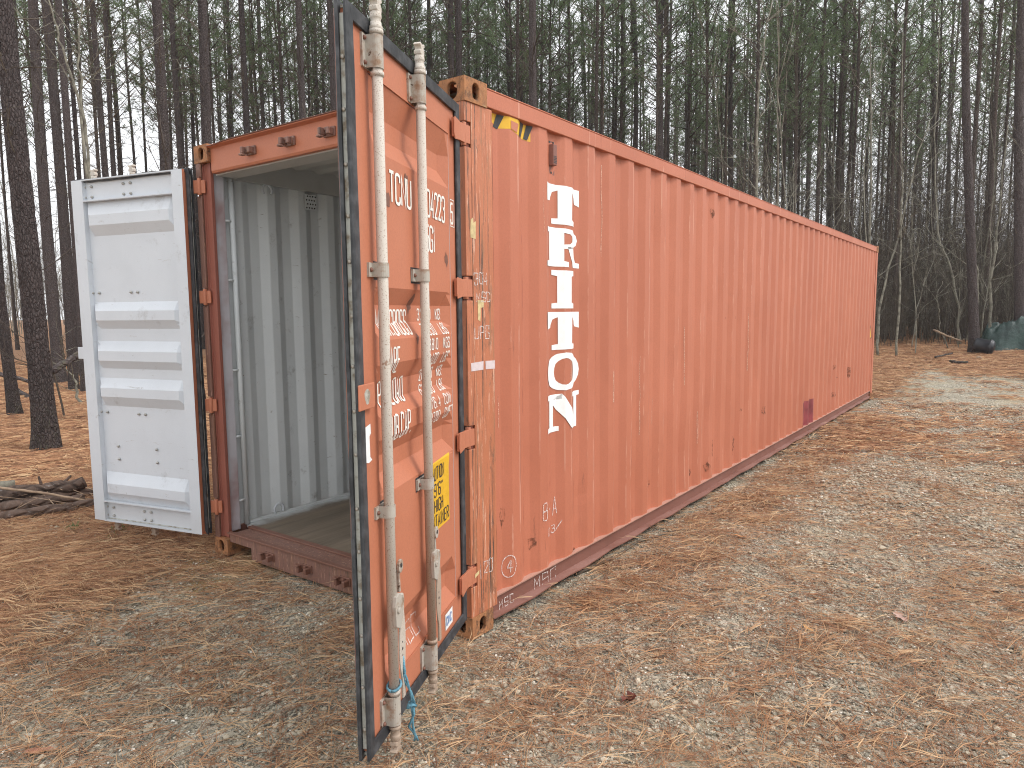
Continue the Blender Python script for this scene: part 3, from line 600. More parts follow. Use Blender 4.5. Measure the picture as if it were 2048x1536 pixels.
for (y_, z_, ln_, w_) in ((1.46, 1.95, .75, .006), (1.60, 1.10, .22, .014), (1.02, 1.0, .5, .004), (2.05, .8, .6, .005), (2.9, 1.1, .5, .006), (2.3, .55, .5, .005), (.30, 1.1, .18, .004), (3.2, .55, .35, .007), (4.6, 1.1, .6, .007), (.72, 2.2, .25, .003)):
    on_side([[(y_+random.uniform(-.006, .006), z_+ln_*t) for t in np.linspace(0, 1, 9)]], w_, 'scratch', 'chalkorange', -.001, 1.2)
# vent box
mb = MB(); mb.box(-.047, -.041, .808, .886, 2.545, 2.745)
mb.prism([(-.041, .820), (-.041, .876), (-.012, .868), (-.012, .829)], 2, 2.60, 2.72)
vt = mb.obj('vent', M['rail'], wallR, bevel=.003)
for i in range(5): MB().box(-.0118, -.0105, .832, .865, 2.612+i*.009, 2.616+i*.009).obj('louvre', M['black'], vt)
for yy_, zz_ in ((.825, 2.735), (.868, 2.735), (.845, 2.56)): MB().box(-.0412, -.038, yy_-.006, yy_+.006, zz_-.006, zz_+.006).obj('screw', M['black'], vt)

# ------------------------------------------------------------------ doors. local x = from hinge, z = up, outward = s*y
CZ = [(2.575, 2.475, 2.40, 2.325), (1.835, 1.77, 1.70, 1.637), (1.545, 1.47, 1.398, 1.337), (1.265, 1.192, 1.125, 1.05), (.535, .45, .38, .302)]
FL, RC = -.010, -.050
bz = [z for c in CZ for z in c]
def pz(z):
    zz = [3.0]; vv = [FL]
    for a_, b_, c_, d_ in CZ: zz += [a_, b_, c_, d_]; vv += [FL, RC, RC, FL]
    zz.append(0); vv.append(FL); return float(np.interp(z, zz[::-1], vv[::-1]))
def make_door(s, ang, loc, label):
    Yv = lambda v: s*v
    d = MB(); UA, UB = .145, 1.035; ZA, ZB = .30, 2.585
    us = [UA, UA+.05, UB-.05, UB]; zs = sorted(set([ZA, ZB]+[z for z in bz if ZA < z < ZB]+list(np.linspace(ZA, ZB, 16))))
    for off, m in ((0, 0), (-.004, 1)):
        vs = [(u_, Yv((pz(z) if 0 < k < 3 else FL)+off+.004*(vnoise(u_*3+off, z*2.3, 4)-.5)), z) for k, u_ in enumerate(us) for z in zs]
        n_ = len(zs); d.add(vs, [(k*n_+j, (k+1)*n_+j, (k+1)*n_+j+1, k*n_+j+1) for k in range(3) for j in range(n_-1)], m)
    inner = 1
    def bx(u_0, u_1, v0, v1, z0, z1):
        d.box(u_0, u_1, *sorted((Yv(v0), Yv(v1))), z0, z1, 0)
        d.m[-6:] = [1, 1]+([1, 0] if s > 0 else [0, 1])+[1 if u_0 > .1 else 0, 1 if u_1 < 1.1 or s < 0 else 0]
        vi = v0-.0012; d.add([(u_0, Yv(vi), z0), (u_1, Yv(vi), z0), (u_1, Yv(vi), z1), (u_0, Yv(vi), z1)], [(0, 1, 2, 3)], 1)
    bx(1.035, 1.195 if s > 0 else 1.150, -.050, -.008, .15, 2.735); bx(.045, .145, -.058, -.008, .15, 2.735)
    bx(.145, 1.035, -.020, -.008, 2.585, 2.735); bx(.145, 1.035, -.020, -.008, .15, .30)
    bx(.145, 1.035, -.058, -.0205, 2.575, 2.583); bx(.145, 1.035, -.058, -.0205, .302, .310); bx(.145, 1.035, -.058, -.0205, 2.727, 2.735); bx(.145, 1.035, -.058, -.0205, .15, .158)
    dr = d.obj('door', [M['door'], M['white']], box_, label=label, loc=loc, rot=(0, 0, ang))
    # crease lines above and below the panel
    for z in (2.583, .302): MB().box(.146, 1.034, *sorted((Yv(-.008), Yv(-.0045))), z-.004, z+.003).obj('weld_bead', M['door'], dr)
    # gasket: four lengths, outer lip, inner fin, retaining strip with rivets
    U0, U1, Z0, Z1 = (.012, 1.22, .128, 2.752) if s > 0 else (.012, 1.158, .148, 2.742)
    def run(a0, a1, horiz):
        n_ = 40; t = np.linspace(0, 1, n_); out = []
        for k in range(n_):
            out.append((a0[0]+(a1[0]-a0[0])*t[k], a0[1]+(a1[1]-a0[1])*t[k]))
        return out
    gk = MB()
    def strip(p0, p1, nin):                                   # nin: unit direction from the outer edge inwards (u, z)
        P = run(p0, p1, 0); secs = [[(0, .004), (.006, .010), (.050, .006), (.052, .0), (.046, -.006), (.0, -.004)], [(-.002, -.034), (.0, -.024), (.026, -.026), (.026, -.036), (.002, -.038)]]
        if s < 0 and (nin[0] < 0 or nin[1] > 0): secs = secs[:1]
        for si, sec in enumerate(secs):
            K = len(sec); vs = []
            for k, (u_, z_) in enumerate(P):
                w = .004*(vnoise(k*.45, p0[0]*9+p0[1]*5+si*7+s, 6)-.5)*(1 if 0 < k < len(P)-1 else 0)
                ce = 1 if 0 < k < len(P)-1 else 0
                for q, v in sec:
                    qq = q+w*(1.4 if si else .7)
                    dirv = 0 if ce else 0
                    # mitre the ends
                    t_ = np.array([p1[0]-p0[0], p1[1]-p0[1]]); t_ = t_/np.linalg.norm(t_); mi = q*(1 if k == 0 else -1 if k == len(P)-1 else 0)
                    vs.append((u_+nin[0]*qq+t_[0]*mi, Yv(v+w*.6), z_+nin[1]*qq+t_[1]*mi))
            gk.add(vs, [(k*K+j, (k+1)*K+j, (k+1)*K+(j+1) % K, k*K+(j+1) % K) for k in range(len(P)-1) for j in range(K)])
    strip((U1, Z0), (U1, Z1), (-1, 0)); strip((U0, Z1), (U0, Z0), (1, 0)); strip((U1, Z1), (U0, Z1), (0, -1)); strip((U0, Z0), (U1, Z0), (0, 1))
    gko = gk.obj('gasket', M['rubber'], dr)
    rs = MB(); e = .012
    rs.box(U1-.020, U1-e, *sorted((Yv(-.024), Yv(-.006))), Z0+.04, Z1-.04); rs.box(U0+e, U0+.020, *sorted((Yv(-.024), Yv(-.006))), Z0+.04, Z1-.04)
    rs.box(U0+.02, U1-.02, *sorted((Yv(-.024), Yv(-.006))), Z1-.020, Z1-e); rs.box(U0+.02, U1-.02, *sorted((Yv(-.024), Yv(-.006))), Z0+e, Z0+.020)
    rs.obj('retaining_strip', M['strip'], gko)
    rv = MB(); rv.tube([(0, 0, 0), (.004, 0, 0), (.006, 0, 0)], [.0075, .007, .003], 8); rme = rv.mesh('rivet', [M['bracket']])
    for z in np.arange(.25, 2.7, .165):
        o = obj('rivet', rme, gko); o.location = (U1-e, Yv(-.016+random.uniform(-.003, .003)), z+random.uniform(-.02, .02))
    # lock rods
    for ri, ur in enumerate((1.04 if s > 0 else 1.005, .612)):
        mt = M['rod2'] if ri == 1 else M['rod']; v = .030
        r = MB(); r.tube([(ur, Yv(v), .15), (ur, Yv(v), 2.74)], .0195, 16)
        r.tube([(ur, Yv(v), .292), (ur, Yv(v), .306)], .024, 16); r.tube([(ur, Yv(v), 2.56), (ur, Yv(v), 2.574)], .024, 16); r.tube([(ur, Yv(v), 2.70), (ur, Yv(v), 2.715)], .025, 16)
        rod = r.obj('lock_rod', mt, dr)
        for top in (1, 0):                                    # cam ends
            z0 = 2.715 if top else .165; k = 1 if top else -1; c = MB()
            c.tube([(ur, Yv(v), z0), (ur, Yv(v), z0+k*.012), (ur, Yv(v), z0+k*.014), (ur, Yv(v), z0+k*.035), (ur, Yv(v), z0+k*.04), (ur, Yv(v), z0+k*.06)], [.023, .024, .018, .017, .021, .019], 14)
            zc = z0+k*.06
            hook = [(-.022, 0), (.020, 0), (.024, .014), (.012, .020), (.016, .030), (.030, .036), (.020, .046), (-.002, .042), (-.024, .05), (-.028, .038), (-.014, .03), (-.024, .018)]
            c.prism([(ur+a_, zc+k*b_) for a_, b_ in hook], 1, *sorted((Yv(v-.016), Yv(v+.014))))
            c.obj('rod_cam', M['rod'] if top else M['rod2'], dr, bevel=.004)
        # long brackets at both ends, narrow ones between
        def bracket(z0, z1, w, name):
            b = MB(); t = .004; pts = []
            for t_ in np.linspace(0, math.pi, 11): pts.append((ur+.0225*math.cos(t_), v+.0225*math.sin(t_)*.9))
            prof = [(ur+w, FL+.008)]+[(ur+.0235, FL+.008)]+pts[0:]+[(ur-.0235, FL+.008), (ur-w, FL+.008)]
            vs = []
            for q in prof: vs += [(q[0], Yv(q[1]), z0), (q[0], Yv(q[1]), z1)]
            b.add(vs, [(2*i, 2*i+2, 2*i+3, 2*i+1) for i in range(len(prof)-1)], 0)
            b.box(ur-w, ur+w, *sorted((Yv(FL+.001), Yv(FL+.0075))), z0, z1)
            o = b.obj(name, M['bracket'], dr); sm = o.modifiers.new('t', 'SOLIDIFY'); sm.thickness = .003
            bb = MB(); bb.box(ur-w-.006, ur+w+.004, *sorted((Yv(FL), Yv(FL+.0015))), z0-.008, z1+.008); bb.obj('bracket_pad', M['rubber'], dr)
            for zb in ((z0+.014, z1-.014) if z1-z0 > .06 else ((z0+z1)/2,)):
                for ub in (ur-w+.014, ur+w-.014): 
                    q = MB(); q.tube([(ub, Yv(FL+.008), zb), (ub, Yv(FL+.016), zb), (ub, Yv(FL+.020), zb)], [.0085, .008, .003], 8); q.obj('bolt', M['rustdark'], dr)
        bracket(2.585, 2.695, .052, 'rod_bracket'); bracket(.172, .285, .052, 'rod_bracket'); bracket(1.868, 1.918, .050, 'rod_bracket'); bracket(.985, 1.03, .050, 'rod_bracket')
        # handle: hub on the rod and a bar hanging along it
        hz = .615 if ri == 0 else .64; side = -1
        h_ = MB(); h_.prism([(ur-.045, hz+.05), (ur-.016, hz+.072), (ur+.014, hz+.066), (ur+.024, hz+.03), (ur+.018, hz-.05), (ur-.022, hz-.072), (ur-.045, hz-.03)], 1, *sorted((Yv(v+.010), Yv(v+.026))))
        h_.tube([(ur, Yv(v+.024), hz+.01), (ur, Yv(v+.033), hz+.01)], .012, 10)
        hx = ur-.046; h_.tube([(hx+.014, Yv(v+.018), hz+.056), (hx-.002, Yv(v+.020), hz+.052), (hx-.008, Yv(v+.020), hz+.03), (hx-.008, Yv(v+.02), hz-.045)], .0085, 8)
        hub = h_.obj('handle_hub', M['bracket'], dr, bevel=.002)
        hb = MB(); outl = []; zc = np.linspace(hz+.03, hz-.36, 22); 
        wv = [.015+.018*max(0, math.sin((hz+.03-z)/.39*math.pi*1.5-.6)) for z in zc]
        vs = []
        for z, w_ in zip(zc, wv):
            tw = .9*sstep(hz-.02, hz-.20, z)*(1-sstep(hz-.22, hz-.30, z)) ; cx = hx-.004+.01*tw
            vs += [(cx-w_*.9, Yv(v+.014-.004*tw), z), (cx+w_*.9, Yv(v+.014+.004*tw), z), (cx+w_*.9, Yv(v+.022), z), (cx-w_*.9, Yv(v+.022), z)]
        hb.add(vs, [(4*i+j, 4*i+4+j, 4*i+4+(j+1) % 4, 4*i+(j+1) % 4) for i in range(len(zc)-1) for j in range(4)]+[(0, 1, 2, 3), tuple(4*(len(zc)-1)+q for q in (3, 2, 1, 0))])
        hb.obj('door_handle', mt, dr)
        for dz in (0, .012, -.012): 
            q = MB(); q.tube([(hx+.006, Yv(v+.0215), hz-.16+dz*2.2), (hx+.006, Yv(v+.0228), hz-.16+dz*2.2)], .006 if dz == 0 else .0035, 10); q.obj('handle_hole', M['black'], dr)
        # catch that would hold the handle
        cu = ur-.125; cz = .70; c = MB(); c.box(cu-.012, cu+.010, *sorted((Yv(FL), Yv(FL+.006))), cz-.07, cz+.05)
        c.prism([(cu-.014, cz-.06), (cu+.0, cz-.06), (cu+.004, cz+.02), (cu-.010, cz+.03)], 1, *sorted((Yv(FL+.006), Yv(FL+.02))))
        a_ = [(cu-.004+.022*math.cos(t), cz+.048+.028*math.sin(t)) for t in np.linspace(0, 6.283, 13)[:-1]]; c.prism(a_, 1, *sorted((Yv(FL+.018), Yv(FL+.028))))
        c.obj('handle_catch', M['bracket'], dr, bevel=.002)
        q = MB(); q.tube([(cu-.004, Yv(FL+.028), cz+.05), (cu-.004, Yv(FL+.0295), cz+.05)], .009, 10); q.obj('catch_hole', M['black'], dr)
        q = MB(); q.box(cu+.010, cu+.020, *sorted((Yv(FL), Yv(FL+.003))), cz-.085, cz+.055); q.obj('catch_pad', M['rubber'], dr)
    # hinges
    for z in (2.62, 1.86, 1.09, .345):
        h_ = MB(); pl = [(.118, .014), (.03, .017), (-.018, .026), (-.064, .042), (-.068, .028), (-.022, .010), (.03, .002), (.118, .002)]
        h_.prism([(u_, Yv(v_)) for u_, v_ in pl], 2, z-.044, z+.044)
        h_.prism([(.03, z+.044), (.112, z+.050), (.122, z+.03), (.124, z-.03), (.112, z-.056), (.03, z-.044)], 1, *sorted((Yv(.015), Yv(.0185))))
        h_.tube([(-.030, Yv(.016), z-.056), (-.030, Yv(.016), z+.056)], .014, 12)
        hh = h_.obj('hinge', M['door'], dr, bevel=.003)
        MB().tube([(-.030, Yv(.016), z-.070), (-.030, Yv(.016), z+.070)], .007, 10).obj('hinge_pin', M['rustdark'], dr)
    # bolts on the inner face
    q = MB(); q.tube([(0, 0, 0), (0, -.006, 0), (0, -.0065, 0), (0, -.014, 0)], [.0105, .0105, .006, .0055], 8); bme = q.mesh('bolt', [M['bolt']])
    lst = []
    for uc in (1.005, .61):
        for z in (2.685, 2.61, .255, .19): lst += [(uc-.035, -.021, z), (uc+.035, -.021, z)]
        for z in (1.905, 1.0): lst += [(uc-.033, FL-.005, z), (uc+.033, FL-.005, z)]
        for z in (.74, .64): lst += [(uc-.125, FL-.005, z)]
    for u_, v_, z_ in lst:
        o = obj('bolt', bme, dr); o.location = (u_, Yv(v_-.0015), z_); o.scale = (1, s, 1)
    return dr
doorR = make_door(1, -1.1718, (-.02, -.0258, 0), 'open right-hand door showing its outer face with lock rods')
doorL = make_door(-1, -2.8938, (-WD+.02, -.0258, 0), 'open left-hand door showing its pale inner face')
df = lambda co: Vector((co[0], pz(co[1])+.0022+co[2], co[1]))
def door_text(s_, u, z1, cw, h, gap, w, mat='letter2', name='lettering', fn=df, par=None):
    mb = MB(); text_strokes(mb, s_, u, z1, cw, h, gap, w, -1)
    return bm_obj(wrap(mb, bz, fn, 1), name, M[mat], par or doorR)
door_text('TCNU', .866, 2.275, .042, .112, .0175, .0125); door_text('704223', .506, 2.272, .036, .112, .0142, .0118)
door_text('5', .124, 2.262, .032, .095, 0, .0110)
mb = MB(); ribbon(mb, [(.138, 2.278), (.138, 2.152)], .004, 0); ribbon(mb, [(.078, 2.278), (.078, 2.152)], .004, 0); ribbon(mb, [(.138, 2.278), (.078, 2.278)], .004, .0002); ribbon(mb, [(.138, 2.152), (.078, 2.152)], .004, .0002)
bm_obj(wrap(mb, bz, lambda co: Vector((co[0], -.0055+co[2], co[1])), 1), 'check_digit_box', M['letter2'], doorR)
door_text('45G1', .527, 2.118, .036, .108, .0142, .0118)
for t_, z_ in (('MAX.GROSS', 1.750), ('TARE', 1.604), ('PAYLOAD', 1.477), ('CUB.CAP.', 1.340)): door_text(t_, .938, z_, .025, .098, .0115, .0085)
for (a_, b_), z_ in zip((('32500', 'KGS'), ('71650', 'LBS'), ('3810', 'KGS'), ('8400', 'LBS'), ('28690', 'KGS'), ('63250', 'LBS'), ('76.4', 'CUM'), ('2700', 'CUFT')), [1.755-.067*i for i in range(8)]):
    n5 = 5-len(a_)+(.5 if '.' in a_ else 0); door_text(a_, .501-n5*.0365, z_, .022, .048, .0145, .0062); door_text(b_, .265, z_, .022, .048, .0105, .0062)
def dplate(name, mat, pts, par=None, off=0, label=None, fn=None):
    mb = MB(); mb.add([(p[0], p[1], 0) for p in pts], [tuple(range(len(pts)))]); f0 = fn or df
    return bm_obj(wrap(mb, bz, lambda co: f0(co)+Vector((0, off, 0)), 1), name, M[mat], par or doorR, label=label)
cs = dplate('caution_sticker', 'yellow', [(.54, 1.052), (.205, 1.06), (.212, 1.03), (.222, 1.0), (.222, .732), (.54, .732)], None, -.001, 'yellow caution sticker on the right door')
for t_, z_, cw, g_, u_ in (('CAUTION', 1.030, .0235, .0085, .497), ('9\'6"', .952, .028, .010, .437), ('HIGH', .878, .0255, .0105, .437), ('CONTAINER', .806, .0255, .0105, .535)): door_text(t_, u_, z_, cw, .058, g_, .0075, 'black', par=cs)
em = dplate('maker_sticker', 'paper', [(.325, .285), (.215, .285), (.215, .205), (.325, .205)], None, .0, 'small white sticker with blue letters', lambda co: Vector((co[0], -.005, co[1])))
door_text('CIMC', .312, .268, .014, .042, .0085, .0055, 'blue', fn=lambda co: Vector((co[0], -.003+co[2], co[1])), par=em)
fs_ = lambda co: Vector((co[0], -.0055, co[1]))
dplate('paper_label', 'paper', [(1.160, 1.335), (1.105, 1.345), (1.102, 1.31), (1.115, 1.30), (1.113, 1.225), (1.098, 1.212), (1.125, 1.205), (1.158, 1.212)], None, 0, 'torn white paper label', fs_)
mb = MB()
for s_ in chalk_word('MSC', .8, .34, .05, .085, .02): ribbon(mb, [(1.66-p[0]-.06, p[1]) for p in s_], .0045, 0, .5)
bm_obj(wrap(mb, bz, lambda co: df(co)+Vector((0, .0, 0)), 1), 'chalk_mark', M['chalk'], doorR)
# rust scars on the right door
for (u_, z_, r_) in ((.885, 2.165, .030), (.69, 2.27, .026), (.20, 1.99, .035), (1.085, 1.56, .022), (.60, 1.775, .035), (.60, 1.63, .02)):
    pts = [(u_+r_*math.cos(t)*(.5+.5*random.random()), z_+r_*1.2*math.sin(t)*(.5+.6*random.random())) for t in np.linspace(0, 6.28, 15)[:-1]]
    dplate('rust_scar', 'rustdark', pts, None, -.001)
# overlap plates in the middle of both doors
for dr, s in ((doorR, 1), (doorL, -1)):
    mb = MB(); o_ = .012 if s > 0 else -.066
    mb.box(1.10, 1.228, *sorted((s*.008, s*.014)), 1.405, 1.495); mb.box(1.10, 1.20, *sorted((s*-.002, s*.008)), 1.41, 1.49)
    if s < 0: mb.box(1.172, 1.235, .012, .030, 1.405, 1.495)
    o = mb.obj('overlap_plate', M['door'] if s > 0 else M['white'], dr, bevel=.003)
mb = MB(); mb.add([(1.165+.022*math.cos(t)*(1+.2*math.sin(3*t)), .0145, 1.45+.028*math.sin(t)) for t in np.linspace(0, 6.28, 13)[:-1]], [tuple(range(12))]); mb.obj('bare_metal_spot', M['strip'], doorR)

# ------------------------------------------------------------------ rope tied to the lock rod
dm = Matrix.Translation((-.02, -.0258, 0)) @ Matrix.Rotation(-1.1718, 4, 'Z')
dl = lambda u_, v_, z_: tuple(dm @ Vector((u_+.03*(u_ < 1), v_, z_)))
mb = MB(); loop = [dl(1.04+.028*math.cos(t), .030+.026*math.sin(t), .325-.01*math.cos(t)) for t in np.linspace(0, 6.28, 14)]; mb.tube(loop, .0055, 6)
t1 = [dl(.972, .045, .42), dl(.966, .052, .36), dl(.958, .060, .33), dl(.940, .068, .26), (dl(.934, .07, .205))]
t2 = [dl(.936, .066, .215), dl(.930, .07, .17), dl(.920, .066, .11), dl(.905, .07, .055), dl(.900, .062, .035)]
for tt, o_ in ((t1, 0), (t1, .010), (t2, 0), (t2, .012)): mb.tube([tuple(np.array(p)+np.array([o_*math.sin(i*2.1), o_*math.cos(i*1.7), 0])) for i, p in enumerate(tt)], .0048, 6)
for k in range(4): mb.tube([dl(.934+.014*math.cos(t+k), .068+.014*math.sin(t), .205+.008*math.sin(t*2+k)) for t in np.linspace(0, 6.28, 10)], .0045, 6)
mb.obj('rope', M['rope'], label='blue rope tied round the foot of the nearest lock rod with a loose knotted end', cat='rope')

# ------------------------------------------------------------------ trees
def tree_trunk_mesh(name, Hh, seed, n=12, rings=46, detail=0, mat='bark'):
    r_ = np.random.default_rng(seed); z = np.linspace(-.25, Hh, rings) if not detail else np.concatenate([np.linspace(-.25, 7, int(rings*.8)), np.linspace(7.2, Hh, rings-int(rings*.8))])
    th = np.linspace(0, 2*np.pi, n, endpoint=False); zz, tt = np.meshgrid(z, th, indexing='ij')
    rad = .5*(1-.62*np.clip(zz/Hh, 0, 1)**1.2)*(1+.42*np.exp(-np.maximum(zz, 0)/.28)+.1*np.exp(-np.maximum(zz, 0)/1.0))
    rad = rad*(1+.05*(fbm(np.cos(tt)*1.5+seed, zz*.9+np.sin(tt)*1.5, seed, 3)-.5)*2) * (1+.12*np.exp(-np.maximum(zz, 0)/.2)*np.sin(tt*3+seed))
    if detail:
        cell = fbm(tt*6+seed, zz*9, seed+1, 4); plates = np.abs(vnoise(tt*4.5+.8*vnoise(zz*4, tt*2, 3), zz*5.5, seed+2)-.5)*2
        rad = rad*(1+.10*(sstep(.05, .35, plates)-.5)+.06*(cell-.5))
    bx = .16*np.sin(zz*.32+seed)*.5*zz/Hh*2; by = .16*np.cos(zz*.27+seed*2)*.5*zz/Hh*2
    v = np.stack([rad*np.cos(tt), rad*np.sin(tt), zz], -1)                       # unit diameter, scaled in x and y afterwards
    v[..., 0] += bx/.28; v[..., 1] += by/.28
    I = np.arange(rings*n).reshape(rings, n); f = np.stack([I[:-1], np.roll(I, -1, 1)[:-1], np.roll(I, -1, 1)[1:], I[1:]], -1).reshape(-1, 4)
    me = np_mesh(name, v.reshape(-1, 3), f, [M[mat]], None, True); return me
def bend(Hh, seed, z): return np.array([.16*math.sin(z*.32+seed)*z/Hh, .16*math.cos(z*.27+seed*2)*z/Hh])
def tubes3(paths, rads):                                       # many thin 3-sided tubes at once
    V = []; Fc = []; b = 0
    for P, R_ in zip(paths, rads):
        P = np.asarray(P, float); K = len(P); t = np.gradient(P, axis=0); t /= np.linalg.norm(t, axis=1)[:, None]+1e-9
        ref = np.array([0, 0, 1.]) if abs(t[0, 2]) < .8 else np.array([1., 0, 0]); a = np.cross(t, ref); a /= np.linalg.norm(a, axis=1)[:, None]+1e-9; c = np.cross(t, a)
        R_ = np.linspace(R_, R_*.3, K)[:, None]
        for q in (0, 2.094, 4.189): V.append(P+R_*(math.cos(q)*a+math.sin(q)*c))
        for j in range(3):
            j2 = (j+1) % 3
            for i in range(K-1): Fc.append((b+j*K+i, b+j2*K+i, b+j2*K+i+1, b+j*K+i+1))
        b += 3*K
    return np.concatenate(V), np.array(Fc)
def limb(r_, p, d, ln, K=6, up_=.0, wob=.12):
    P = [np.array(p, float)]; d = np.array(d, float)
    for i in range(K-1):
        d = d+r_.normal(0, wob, 3)+np.array([0, 0, up_]); d /= np.linalg.norm(d); P.append(P[-1]+d*ln/(K-1))
    return P
def dead_branches(name, Hh, seed, z0, z1, cnt, mat='twig'):
    r_ = np.random.default_rng(seed+50); ps = []; rs = []
    for k in range(cnt):
        z = z0+(z1-z0)*r_.random()**.8; a_ = r_.random()*6.283; b = bend(Hh, seed, z); el = r_.uniform(.1, .9)
        ln = r_.uniform(.3, 1.0)*(1+1.6*(z-z0)/(z1-z0)); P = limb(r_, (b[0], b[1], z), (math.cos(a_)*math.cos(el), math.sin(a_)*math.cos(el), math.sin(el)), ln, 6, -.02, .14)
        ps.append(P); rs.append(.007+.0045*ln)
        for j in range(r_.integers(0, 5)):
            i = r_.integers(2, 6)-1; q = P[i]; d = P[i]-P[i-1]+r_.normal(0, .15, 3); ps.append(limb(r_, q, d/np.linalg.norm(d), ln*.45, 4, 0, .2)); rs.append(.0045)
    v, f = tubes3(ps, rs); return np_mesh(name, v, f, [M[mat]])
def crown_data(Hh, seed, z0, nb, nt_, nn, wid, blen=(.16, .30)):
    r_ = np.random.default_rng(seed+90); ps = []; rs = []; T = []
    for k in range(nb):
        u_ = (k+.5)/nb; z = z0+(Hh-z0-.3)*u_; a_ = k*2.4+r_.normal(0, .5); b = bend(Hh, seed, z); el = r_.uniform(.1, .7)+.5*u_
        ln = (2.9*(1-u_)**.7+.5)*(.55+.6*r_.random())*(.6 if u_ < .12 else 1)
        P = limb(r_, (b[0], b[1], z), (math.cos(a_)*math.cos(el), math.sin(a_)*math.cos(el), math.sin(el)), ln, 6, .05, .12); ps.append(P); rs.append(.03)
        for j in range(nt_):
            w = .3+.7*r_.random()**.7; x = w*5; i = min(4, int(x)); q = P[i]+(P[i+1]-P[i])*(x-i); q = q+r_.normal(0, .22, 3)*(.4+w*.8)*ln/2; T.append(q)
            if r_.random() < .35: ps.append([P[i], (P[i]+q)/2+r_.normal(0, .05, 3), q]); rs.append(.012)
    T.append(np.array([*bend(Hh, seed, Hh), Hh])); ps.append([np.array([*bend(Hh, seed, z), z]) for z in np.linspace(z0, Hh, 8)]); rs.append(.07)
    T = np.array(T); n_ = len(T)*nn; base = np.repeat(T, nn, 0)+r_.normal(0, .05, (n_, 3)); d = r_.normal(0, 1, (n_, 3)); d[:, 2] = np.abs(d[:, 2])*.7+.15; d /= np.linalg.norm(d, axis=1)[:, None]
    ln = r_.uniform(*blen, (n_, 1)); s_ = np.cross(d, r_.normal(0, 1, (n_, 3))); s_ /= np.linalg.norm(s_, axis=1)[:, None]
    tip = base+d*ln; tip[:, 2] -= .03; V = np.stack([base-s_*wid*.5, base+s_*wid*.5, base+d*ln*.6+s_*wid*.55, tip, base+d*ln*.6-s_*wid*.55], 1)
    tint = np.repeat(np.repeat(r_.random(len(T)), nn)*.6+r_.random(n_)*.4, 5)
    Fq = np.arange(n_*5).reshape(n_, 5); tri = np.concatenate([Fq[:, [0, 1, 2]], Fq[:, [0, 2, 4]], Fq[:, [4, 2, 3]]])
    bv, bf = tubes3(ps, rs); return V.reshape(-1, 3), tri, tint, bv, bf
def crown_mesh(name, *a_):
    V, tri, tint, bv, bf = crown_data(*a_); q = np.concatenate([bf[:, [0, 1, 2]], bf[:, [0, 2, 3]]])
    me = np_mesh(name, np.concatenate([V, bv]), np.concatenate([tri, q+len(V)]), [M['needle'], M['twig']], {'tint': np.concatenate([tint, np.zeros(len(bv))])})
    mi = np.zeros(len(tri)+len(q), np.int32); mi[len(tri):] = 1; me.polygons.foreach_set('material_index', mi); return me
NV = 6; HT = [19.5, 21, 18.5, 22, 20, 17.5]
V_tr = [tree_trunk_mesh('trunk', HT[i], i+1) for i in range(NV)]
V_far = [tree_trunk_mesh('trunk', HT[i], i+1, 7, 16, 0, 'barkfar') for i in range(NV)]
V_db = [dead_branches('dead_branches', HT[i], i+1, 3.2, 12, 64) for i in range(NV)]
V_cr = [crown_mesh('crown', HT[i], i+1, HT[i]*.52, 42, 9, 9, .019) for i in range(NV)]
V_cn = [crown_mesh('crown', HT[i], i+11, HT[i]*.60, 30, 6, 7, .022) for i in range(3)]
def pine(x, y, dia, var, label, group, hs_=1., rot=0, detail=False, lean=(0, 0), tmat=None, far=False, crown=True):
    t = obj('pine_tree', None, label=label, cat='pine tree', group=group, loc=(x, y, float(ground_z(x, y))), rot=(lean[0], lean[1], rot))
    me = tree_trunk_mesh('trunk', HT[var], var+1, 72, 420, 1) if detail else (V_far[var] if far else V_tr[var])
    if tmat: me = me.copy(); me.materials[0] = M[tmat]
    tr = obj('trunk', me, t); tr.scale = (dia, dia, hs_)
    # the crown and branch meshes bend for a 0.28 m trunk; follow this one's bend
    k = dia/.28
    b = obj('dead_branches', V_db[var], t); b.scale = (k, k, hs_)
    if crown: c = obj('crown', V_cr[var] if far else V_cn[var % 3], t); c.scale = (min(1.25, max(.8, k)), min(1.25, max(.8, k)), hs_)
    return t
placed = [];
def px_of(x, y, z):
    d = np.array([x, y, z])-CAM; return 1024+F*(d@rt)/(d@fw), 768-F*(d@up)/(d@fw), d@fw
# trees whose foot can be seen
known = [(-7.70, .87, .245, 'thick pine trunk nearest the camera, in front of the others left of the white door', True),
 (-11.63, 1.84, .165, 'pine trunk at the left edge, rising from straw left of the thickest trunk', True),
 (-17.3, 4.75, .28, 'dark pine trunk half hidden behind the thick trunk nearest the camera', False),
 (-15.2, 4.22, .18, 'middle one of the close row of dark pines just left of the white door', False),
 (-14.4, 4.15, .165, 'dark pine whose trunk touches the left edge of the white door', False),
 (-16.9, 5.35, .125, 'slim dark pine left of the close row beside the white door', False)]
for i, (x, y, dd, lab, det) in enumerate(known): pine(x, y, dd, i % NV, lab, 'pines left of the container', 1, i*1.3, det, ((.0094, -.013) if i == 0 else (0, 0) if i != 1 else (0, -.035))); placed.append((x, y))
